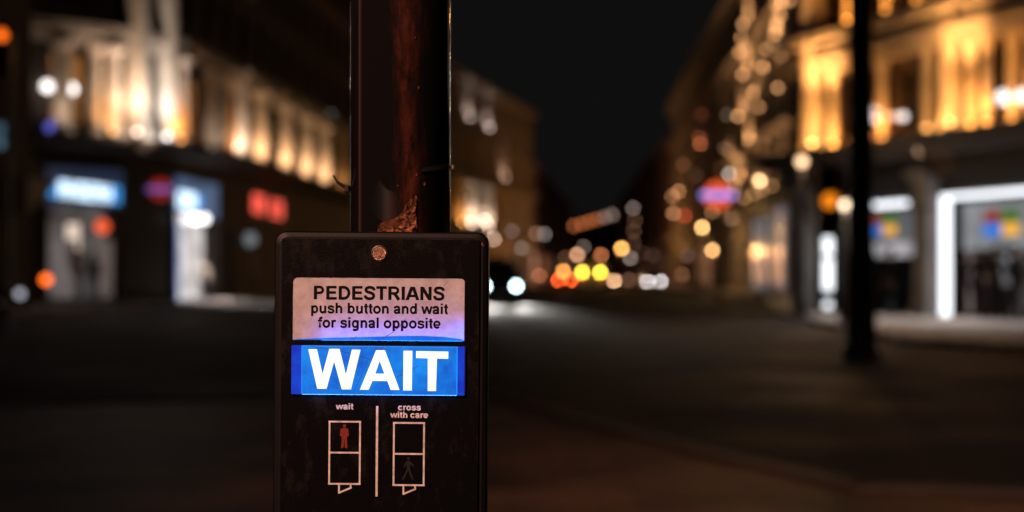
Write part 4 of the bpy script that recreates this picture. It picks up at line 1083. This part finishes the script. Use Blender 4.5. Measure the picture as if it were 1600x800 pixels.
# sign panel: thin white plastic in front of a shallow lit cavity
def panel_mat():
    m = bpy.data.materials.new('white_translucent_plastic'); m.use_nodes = True
    nt = m.node_tree; nt.nodes.clear(); L = nt.links
    o = nt.nodes.new('ShaderNodeOutputMaterial'); d = nt.nodes.new('ShaderNodeBsdfDiffuse'); t = nt.nodes.new('ShaderNodeBsdfTranslucent'); g = nt.nodes.new('ShaderNodeBsdfGlossy')
    tc = nt.nodes.new('ShaderNodeTexCoord'); n = nt.nodes.new('ShaderNodeTexNoise'); n.inputs['Scale'].default_value = 90; n.inputs['Detail'].default_value = 12; n.inputs['Roughness'].default_value = .85
    L.new(tc.outputs['Object'], n.inputs['Vector'])
    cr = nt.nodes.new('ShaderNodeValToRGB'); cr.color_ramp.elements[0].position = .3; cr.color_ramp.elements[0].color = (.36, .30, .27, 1); cr.color_ramp.elements[1].position = .62; cr.color_ramp.elements[1].color = (.72, .71, .70, 1)
    L.new(n.outputs['Fac'], cr.inputs['Fac']); L.new(cr.outputs[0], d.inputs['Color'])
    t.inputs['Color'].default_value = (.75, .78, .82, 1)
    m1 = nt.nodes.new('ShaderNodeMixShader'); m1.inputs[0].default_value = .3; L.new(d.outputs[0], m1.inputs[1]); L.new(t.outputs[0], m1.inputs[2])
    g.inputs['Roughness'].default_value = .35
    m2 = nt.nodes.new('ShaderNodeMixShader'); m2.inputs[0].default_value = .03; L.new(m1.outputs[0], m2.inputs[1]); L.new(g.outputs[0], m2.inputs[2])
    L.new(m2.outputs[0], o.inputs['Surface'])
    return m
def lens_mat(name, c0, c1, e, scale):
    m = bpy.data.materials.new(name); m.use_nodes = True
    nt = m.node_tree; p = nt.nodes['Principled BSDF']; L = nt.links
    tc = nt.nodes.new('ShaderNodeTexCoord'); n = nt.nodes.new('ShaderNodeTexNoise'); n.inputs['Scale'].default_value = scale; n.inputs['Detail'].default_value = 7; n.inputs['Roughness'].default_value = .6
    L.new(tc.outputs['Object'], n.inputs['Vector'])
    cr = nt.nodes.new('ShaderNodeValToRGB'); cr.color_ramp.elements[0].position = .32; cr.color_ramp.elements[0].color = (*lin(c0), 1); cr.color_ramp.elements[1].position = .68; cr.color_ramp.elements[1].color = (*lin(c1), 1)
    L.new(n.outputs['Fac'], cr.inputs['Fac']); L.new(cr.outputs[0], p.inputs['Emission Color']); p.inputs['Emission Strength'].default_value = e
    p.inputs['Base Color'].default_value = (.004, .01, .03, 1); p.inputs['Roughness'].default_value = .3
    return m
b = MB(); b.box(wx0 + .0002, wx1 - .0002, -.0016, -.0008, lz(531.8), wz1 - .0002)
bmesh.ops.delete(b.bm, geom=[f_ for f_ in b.bm.faces if all(abs(v_.co.y + .0008) < 1e-6 for v_ in f_.verts)], context='FACES_ONLY')   # hollow-backed moulding
panel = b.build('sign_panel', panel_mat(), unit)
for sx, xx in ((1, wx0), (-1, wx1)):      # rounded upper corners of the plate window
    b = MB(); r = .0035; pts = [(xx, wz1), (xx + sx * r, wz1)] + [(xx + sx * r - sx * r * math.sin(math.radians(t)), wz1 - r + r * math.cos(math.radians(t))) for t in (15, 30, 45, 60, 75)] + [(xx, wz1 - r)]
    b.prism(pts, yp - .0001, -.0017); b.build('corner_fillet', PLATE, unit)
b = MB(); b.prism([(lx(px), lz(py)) for px, py in ((458.5, 531.7), (466, 530.2), (500, 529), (560, 526.8), (620, 524.6), (660, 524), (695, 525.4), (720, 528.8), (724.5, 531.7))], -.00185, -.00165); b.build('blue_glow_crescent', lens_mat('blue_glow_surface', (0, 96, 214), (20, 130, 238), 1.0, 60), panel)  # blue light leak along the panel foot, added as an emissive crescent
CH = mat('dark_chamber', (.04, .04, .04), .7)
b = MB(); yb = .012
b.box(wx0, wx1, yb, yb + .001, lz(533), wz1); b.box(wx0, wx1, .0006, yb, wz1 - .001, wz1 - .0002); b.box(wx0 - .001, wx0, .0006, yb, lz(533), wz1); b.box(wx1, wx1 + .001, .0006, yb, lz(533), wz1)
ch = b.build('lamp_chamber', CH, unit)
b = MB(); b.box(lx(500), lx(722), .0075, .0085, lz(533), lz(528)); b.box(lx(721), lx(724.5), .0035, .0045, lz(531), lz(505))
b.build('blue_light_strip', emis((0, 95, 255), 48.0), ch)

# lettering: strokes of one typeface, widths in em
def arc(cx, cy, rx, ry, a0, a1, n=14):
    return [(cx + rx * math.cos(math.radians(a0 + (a1 - a0) * k / n)), cy + ry * math.sin(math.radians(a0 + (a1 - a0) * k / n))) for k in range(n + 1)]
def smooth_line(p, n=5):
    out = []
    for i in range(len(p) - 1):
        p0, p1, p2, p3 = p[max(0, i - 1)], p[i], p[i + 1], p[min(len(p) - 1, i + 2)]
        for k in range(n):
            t = k / n
            out.append(tuple(.5 * (2 * p1[j] + (p2[j] - p0[j]) * t + (2 * p0[j] - 5 * p1[j] + 4 * p2[j] - p3[j]) * t * t + (3 * p1[j] - p0[j] - 3 * p2[j] + p3[j]) * t ** 3) for j in (0, 1)))
    return out + [p[-1]]
S, T = .145, .118
BOWL = lambda cx: arc(cx, .26, .172, .207, 0, 360, 28)
S_BIG = smooth_line([(.575, .50), (.545, .60), (.44, .652), (.335, .66), (.205, .635), (.135, .54), (.185, .44), (.33, .385), (.475, .335), (.55, .24), (.53, .13), (.44, .07), (.33, .056), (.2, .08), (.115, .16), (.09, .235)])
S_SML = smooth_line([(.47, .36), (.42, .44), (.28, .47), (.15, .445), (.11, .37), (.17, .305), (.29, .27), (.42, .235), (.47, .16), (.42, .08), (.29, .045), (.16, .065), (.07, .155)])
GLY = {
 'P': (.667, [(S, [(.145, 0), (.145, .716)]), (T, [(.14, .657), (.36, .657)] + arc(.36, .5, .18, .157, 90, -90)[1:] + [(.14, .343)])]),
 'E': (.667, [(S, [(.145, 0), (.145, .716)]), (T, [(.14, .657), (.615, .657)]), (T, [(.14, .372), (.58, .372)]), (T, [(.14, .059), (.63, .059)])]),
 'D': (.722, [(S, [(.145, 0), (.145, .716)]), (.128, [(.14, .655), (.33, .655)] + arc(.33, .358, .28, .297, 90, -90)[1:] + [(.14, .061)])]),
 'S': (.667, [(.13, S_BIG)]),
 'T': (.611, [(T + .005, [(.02, .655), (.592, .655)]), (S, [(.306, 0), (.306, .66)])]),
 'R': (.722, [(S, [(.145, 0), (.145, .716)]), (T, [(.14, .657), (.40, .657)] + arc(.40, .503, .175, .154, 90, -90)[1:] + [(.14, .349)]), (.15, [(.36, .35), (.45, .27), (.635, .0)])]),
 'I': (.278, [(S, [(.139, 0), (.139, .716)])]),
 'A': (.722, [(S, [(.075, 0), (.335, .716)]), (S, [(.647, 0), (.387, .716)]), (T, [(.17, .222), (.55, .222)])]),
 'N': (.722, [(.14, [(.14, 0), (.14, .716)]), (.14, [(.582, 0), (.582, .716)]), (.145, [(.15, .70), (.572, .016)])]),
 'p': (.611, [(.137, [(.138, -.2), (.138, .519)]), (.125, BOWL(.325))]),
 'b': (.611, [(.137, [(.138, 0), (.138, .716)]), (.125, BOWL(.325))]),
 'd': (.611, [(.137, [(.472, 0), (.472, .716)]), (.125, BOWL(.285))]),
 'o': (.611, [(.13, arc(.305, .26, .205, .207, 0, 360, 28))]),
 'g': (.611, [(.137, [(.472, .519), (.472, 0)] + arc(.292, -.03, .18, .115, 0, -150, 10)), (.125, BOWL(.285))]),
 'u': (.611, [(.137, [(.137, .519), (.137, .21)] + arc(.29, .2, .153, .15, 180, 300, 8) + [(.43, .13)]), (.137, [(.474, 0), (.474, .519)])]),
 'n': (.611, [(.137, [(.137, 0), (.137, .519)]), (.13, [(.16, .37)] + arc(.32, .31, .154, .152, 140, 0, 9) + [(.474, 0)])]),
 'h': (.611, [(.137, [(.137, 0), (.137, .716)]), (.13, [(.16, .37)] + arc(.32, .31, .154, .152, 140, 0, 9) + [(.474, 0)])]),
 'r': (.389, [(.137, [(.137, 0), (.137, .519)]), (.125, smooth_line([(.15, .34), (.2, .43), (.28, .462), (.39, .448)]))]),
 's': (.556, [(.118, S_SML)]),
 't': (.333, [(.137, [(.165, .66), (.165, .16)] + arc(.265, .15, .1, .095, 180, 290, 6)), (.1, [(.015, .468), (.318, .468)])]),
 'f': (.333, [(.137, [(.165, 0), (.165, .57)] + arc(.265, .565, .1, .098, 180, 80, 6) + [(.355, .662)]), (.1, [(.015, .468), (.33, .468)])]),
 'a': (.556, [(.13, smooth_line([(.075, .355), (.12, .43), (.2, .465), (.28, .47), (.37, .455), (.42, .38)]) + [(.422, .1), (.45, 0)]), (.12, smooth_line([(.42, .285), (.26, .255), (.13, .215), (.1, .14), (.15, .065), (.24, .052), (.34, .085), (.41, .17)]))]),
 'i': (.278, [(.137, [(.139, 0), (.139, .519)]), (.137, [(.139, .594), (.139, .716)])]),
 'l': (.278, [(.137, [(.139, 0), (.139, .716)])]),
 'e': (.556, [(.095, [(.1, .232), (.505, .232)]), (.125, arc(.278, .26, .2, .207, -2, 318, 24))]),
 'c': (.556, [(.13, arc(.285, .26, .205, .207, 38, 322, 22))]),
 'w': (.778, [(.128, [(.045, .519), (.205, .0)]), (.118, [(.205, .0), (.389, .519)]), (.118, [(.389, .519), (.573, 0)]), (.128, [(.573, 0), (.733, .519)])]),
 ' ': (.278, []),
}
def text(name, s, px0, px1, base_py, cap, m, parent, y, lift=.00012, weight=1.22):
    """cap: capital height in photo pixels"""
    size = cap / .716 * K
    adv = sum(GLY[c][0] for c in s)
    sx = (px1 - px0) * K / (size * (adv - .12)) if px1 else 1
    b = MB(); x = lx(px0) - .06 * size * sx; z = lz(base_py); k = 0
    for c in s:
        a, strokes = GLY[c]
        for w_, pts in strokes:
            k += 1; w_ *= weight
            P_ = [Vector((p[0], p[1])) for p in pts]; closed = (P_[0] - P_[-1]).length < 1e-6
            if closed: P_ = P_[:-1]
            n = len(P_); lft, rgt = [], []
            for i in range(n):
                p0 = P_[i - 1] if (i or closed) else None; p2 = P_[(i + 1) % n] if (i < n - 1 or closed) else None
                d1 = (P_[i] - p0).normalized() if p0 is not None else None; d2 = (p2 - P_[i]).normalized() if p2 is not None else None
                d = (d1 + d2).normalized() if d1 is not None and d2 is not None else (d1 or d2)
                nr = Vector((-d.y, d.x)); sc_ = 1 / max(.5, abs(nr.dot(Vector((-(d1 or d2).y, (d1 or d2).x)))))
                lft.append(P_[i] + nr * w_ / 2 * sc_); rgt.append(P_[i] - nr * w_ / 2 * sc_)
            yy = y - lift - .000006 * (k % 7)
            def clampz(q): return q
            if n == 2 and not closed and abs(P_[0].x - P_[1].x) > .05 and abs(P_[0].y - P_[1].y) > .3:   # slanted stems end flat
                for L_ in (lft, rgt):
                    dirv = (P_[1] - P_[0])
                    for i in (0, 1):
                        t = (P_[i].y - L_[i].y) / dirv.y; L_[i] = L_[i] + dirv * t
            A = [b.v((x + q.x * size * sx, yy, z + q.y * size)) for q in lft]; B = [b.v((x + q.x * size * sx, yy, z + q.y * size)) for q in rgt]
            for i in range(n if closed else n - 1):
                j = (i + 1) % n; b.f([A[i], A[j], B[j], B[i]])
        x += a * size * sx
    for f_ in b.bm.faces: 
        f_.normal_update()
        if f_.normal.y > 0: f_.normal_flip()
    me = bpy.data.meshes.new(name); b.bm.to_mesh(me); b.bm.free(); me.materials.append(m)
    return link(bpy.data.objects.new(name, me), parent)
INK = mat('black_ink', (.004, .004, .0045), .6, spec=.08)
text('lettering', 'PEDESTRIANS', 490, 693, 468.5, 21, INK, panel, -.0016)
text('lettering', 'push button and wait', 486, 698.5, 490, 16.6, INK, panel, -.0016)
text('lettering', 'for signal opposite', 497.5, 687, 512.5, 16.6, INK, panel, -.0016)

# the lit WAIT lens, a thick block standing proud of the plate
yl = -.0062
BLUE = lens_mat('backlit_blue_plastic', (0, 84, 198), (10, 140, 244), 1.0, 45)
EDGE = lens_mat('backlit_blue_plastic_edge', (0, 40, 178), (4, 70, 214), 1.0, 60)
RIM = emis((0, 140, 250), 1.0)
lx0, lx1, lz0, lz1 = lx(457), lx(727), lz(616), lz(540.3)
b = MB(); b.box(lx(472.5), lx(715.5), yl, -.0003, lz0, lz1); lens = b.build('wait_lens', BLUE, unit, bevel=.0004)
b = MB(); b.box(lx0, lx(472.3), yl + .0008, -.0003, lz0, lz1); b.build('lens_edge', EDGE, lens)
b = MB(); b.box(lx(715.7), lx(725.3), yl + .0008, -.0003, lz0, lz1); b.build('lens_edge', EDGE, lens)
b = MB(); b.box(lx(725.4), lx1, yl + .0012, -.0003, lz0, lz1); b.build('lens_edge', emis((10, 20, 130), .8), lens)
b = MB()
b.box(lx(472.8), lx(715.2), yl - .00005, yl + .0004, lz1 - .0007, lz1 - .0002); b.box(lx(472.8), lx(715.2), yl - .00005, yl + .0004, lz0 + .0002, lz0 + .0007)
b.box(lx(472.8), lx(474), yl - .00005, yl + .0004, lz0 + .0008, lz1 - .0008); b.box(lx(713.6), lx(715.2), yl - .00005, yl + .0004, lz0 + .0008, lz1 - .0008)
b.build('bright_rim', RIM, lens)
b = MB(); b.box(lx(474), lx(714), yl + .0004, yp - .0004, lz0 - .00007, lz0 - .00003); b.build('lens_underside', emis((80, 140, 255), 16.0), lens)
LET = lens_mat('backlit_white_letter', (255, 214, 172), (255, 255, 252), 1.25, 36)
LET.node_tree.nodes['Color Ramp'].color_ramp.elements[0].position = .25; LET.node_tree.nodes['Color Ramp'].color_ramp.elements[1].position = .5
def zo3(p): return (lx(440 + p[0] / 7.275), lz(520 + p[1] / 7.275))
def zo4(p): return (lx(590 + p[0] / 7.272), lz(520 + p[1] / 7.272))
def letter(polys):
    b = MB()
    for pts in polys: 
        b.prism(pts, yl - .0003, yl + .0002)
    return b.build('letter', LET, lens)
W_ = [(315, 188), (412, 188), (478, 468), (553, 182), (668, 182), (742, 472), (808, 188), (905, 190), (800, 638), (697, 638), (608, 322), (525, 634), (420, 634)]
letter([[zo3(p) for p in W_]])
Aq = lambda px, py: (lx(px), lz(py))
letter([[Aq(564, 608), Aq(588.8, 546.5), Aq(594.4, 563), Aq(587.6, 583), Aq(583.2, 594.3), Aq(577.6, 608)],
        [Aq(588.8, 546.5), Aq(602.3, 546.5), Aq(625.4, 608), Aq(611.8, 608), Aq(606.6, 594.3), Aq(601.9, 583), Aq(594.4, 563)],
        [Aq(587.6, 583), Aq(601.9, 583), Aq(606.6, 594.3), Aq(583.2, 594.3)]])
letter([[zo4(p) for p in ((300, 197), (400, 197), (397, 645), (300, 645))]])
letter([[zo4(p) for p in ((443, 200), (806, 203), (806, 284), (678, 282), (670, 649), (577, 649), (575, 280), (443, 278))]])
# scratches in the plastic
SCR = mat('scratch', (.02, .02, .03), .6)
for pts, y_, r in (([(634, 497), (622, 512), (612, 520), (592, 532)], -.0017, .00022), ([(557, 526), (550, 531), (545, 530)], -.0017, .0002), ([(700, 438), (692, 446)], -.0017, .0001),
                   ([(486, 541), (532, 548), (555, 554), (580, 561)], yl - .0001, .00017), ([(576, 562), (562, 596), (553, 614)], yl - .0001, .00013), ([(622, 588), (640, 578), (655, 570)], yl - .0001, .0002), ([(600, 541), (584, 556)], yl - .0001, .0001)):
    b = MB(); b.tube([(lx(px), y_, lz(py)) for px, py in pts], r, 5); b.build('scratch', SCR, unit)

# the printed instructions under the lens
WHT_INK = mat('white_print', (.54, .51, .48), .6, noise=.35, scale=250)
yq = yp
text('lettering', 'wait', 527, 552.5, 639.6, 9.6, WHT_INK, unit, yq)
text('lettering', 'cross', 623.5, 657.8, 640.3, 9.6, WHT_INK, unit, yq)
text('lettering', 'with care', 612, 669, 652.0, 9.6, WHT_INK, unit, yq)
def lines(name, segs_, m):
    b = MB()
    for i, (xa, ya, xb, yb_, w_) in enumerate(segs_):
        A = Vector((lx(xa), lz(ya))); B = Vector((lx(xb), lz(yb_))); d = (B - A).normalized(); nn = Vector((-d.y, d.x)) * w_ * K / 2
        yy = yq - .0001 - .000008 * i
        b.f([b.v((q.x, yy, q.y)) for q in (A + nn, B + nn, B - nn, A - nn)])
    return b.build(name, m, unit)
lines('dividing_line', [(590.3, 634, 590.3, 775, 3.4)], WHT_INK)
for x0, x1, y0 in ((516.2, 563.8, 658.8), (616.6, 663.6, 660)):
    w_ = 2.6
    lines('signal_outline', [(x0 - 1.5, y0, x1 + 1.5, y0, w_), (x0 - 1.5, y0 + 97, x1 + 1.5, y0 + 97, w_), (x0, y0 - 1, x0, y0 + 97, w_), (x1, y0 - 1, x1, y0 + 97, w_), (x0, y0 + 48.3, x1, y0 + 48.3, w_),
                          (x0 + 15.5, y0 + 98, x0 + 15.5, y0 + 112, 2.6), (x0 + 15, y0 + 111, x0 + 35, y0 + 102.6, 2.6), (x0 + 33.5, y0 + 97.5, x0 + 34, y0 + 104, 2.6)], WHT_INK)
def fig(name, polys, m):
    b = MB()
    for i, pts in enumerate(polys):
        yy = yq - .0001 - .00001 * i
        b.f([b.v((lx(490 + x / 4.445), yy, lz(620 + y / 4.445))) for x, y in pts])
    return b.build(name, m, unit)
def circ(cx, cy, rx, ry, n=14): return [(cx + rx * math.cos(2 * math.pi * k / n), cy + ry * math.sin(2 * math.pi * k / n)) for k in range(n)]
fig('red_figure', [circ(220, 202, 11, 13), [(202, 218), (238, 218), (240, 262), (238, 292), (202, 292), (200, 262)], [(202, 218), (192, 226), (189, 268), (197, 278), (203, 260)], [(238, 218), (247, 226), (250, 268), (243, 278), (237, 260)],
                   [(202, 290), (219, 290), (216, 350), (200, 358), (197, 352)], [(221, 290), (238, 290), (241, 352), (238, 359), (223, 350)]], mat('red_print', (.17, .03, .016), .6, spec=.1))
fig('green_figure', [circ(665, 425, 9, 11), [(652, 440), (678, 442), (676, 498), (654, 498)], [(652, 442), (640, 462), (632, 484), (638, 488), (656, 462)], [(676, 444), (692, 458), (706, 476), (702, 482), (674, 464)],
                     [(654, 496), (668, 498), (650, 534), (634, 572), (620, 568), (640, 530)], [(662, 498), (677, 498), (688, 532), (702, 566), (694, 574), (674, 536)]], mat('green_print', (.012, .017, .013), .7, spec=.1))
# bolt in its worn washer, rust spots
b = MB(); cx, cz = lx(592), lz(396.5)
b.lathe([(.0066, yp - .0001), (.0066, yp - .0009), (.006, yp - .0011)], (cx, 0, cz), 24, 'y'); b.build('washer', mat('worn_washer', (.05, .035, .028), .4, metallic=.6, noise=.6, scale=500), unit)
b = MB(); b.lathe([(.0053, yp - .0011), (.0052, yp - .0022), (.0042, yp - .003), (.0008, yp - .0034)], (cx, 0, cz), 24, 'y')
bolt = b.build('bolt', mat('copper_bolt', (.85, .5, .36), .42, metallic=.8, noise=.5, scale=600, bump=.6), unit)
b = MB(); b.lathe([(.0022, yp - .00345), (.0022, yp - .0037)], (cx, 0, cz), 6, 'y'); b.build('hex_socket', mat('dull_copper', (.3, .15, .09), .5, metallic=.8, noise=.5, scale=900), bolt)
for px, py, s_ in ((752, 380, 1.0), (754, 383, .7), (749, 376, .5)):
    b = MB(); b.sphere((lx(px), -.0003, lz(py)), .0009 * s_, 8, 5, 1.6); b.build('rust_spot', COPPER, unit)
# the push button itself, low on the box
b = MB(); bz = lz(860)
b.lathe([(.019, yp - .0001), (.019, yp - .004), (.0165, yp - .005)], (0, 0, bz), 32, 'y'); b.build('button_bezel', M['steel'], unit)
b = MB(); b.lathe([(.0155, yp - .0049), (.015, yp - .008), (.012, yp - .0092), (.001, yp - .0095)], (0, 0, bz), 32, 'y'); b.build('push_button', mat('dark_button', (.02, .02, .02), .3), unit)
b = MB(); b.box(-.02, .05, .055, .075, lz(480), lz(400)); b.box(-.02, .05, .055, .075, lz(800), lz(720)); b.build('mounting_bracket', M['black_paint'], unit)
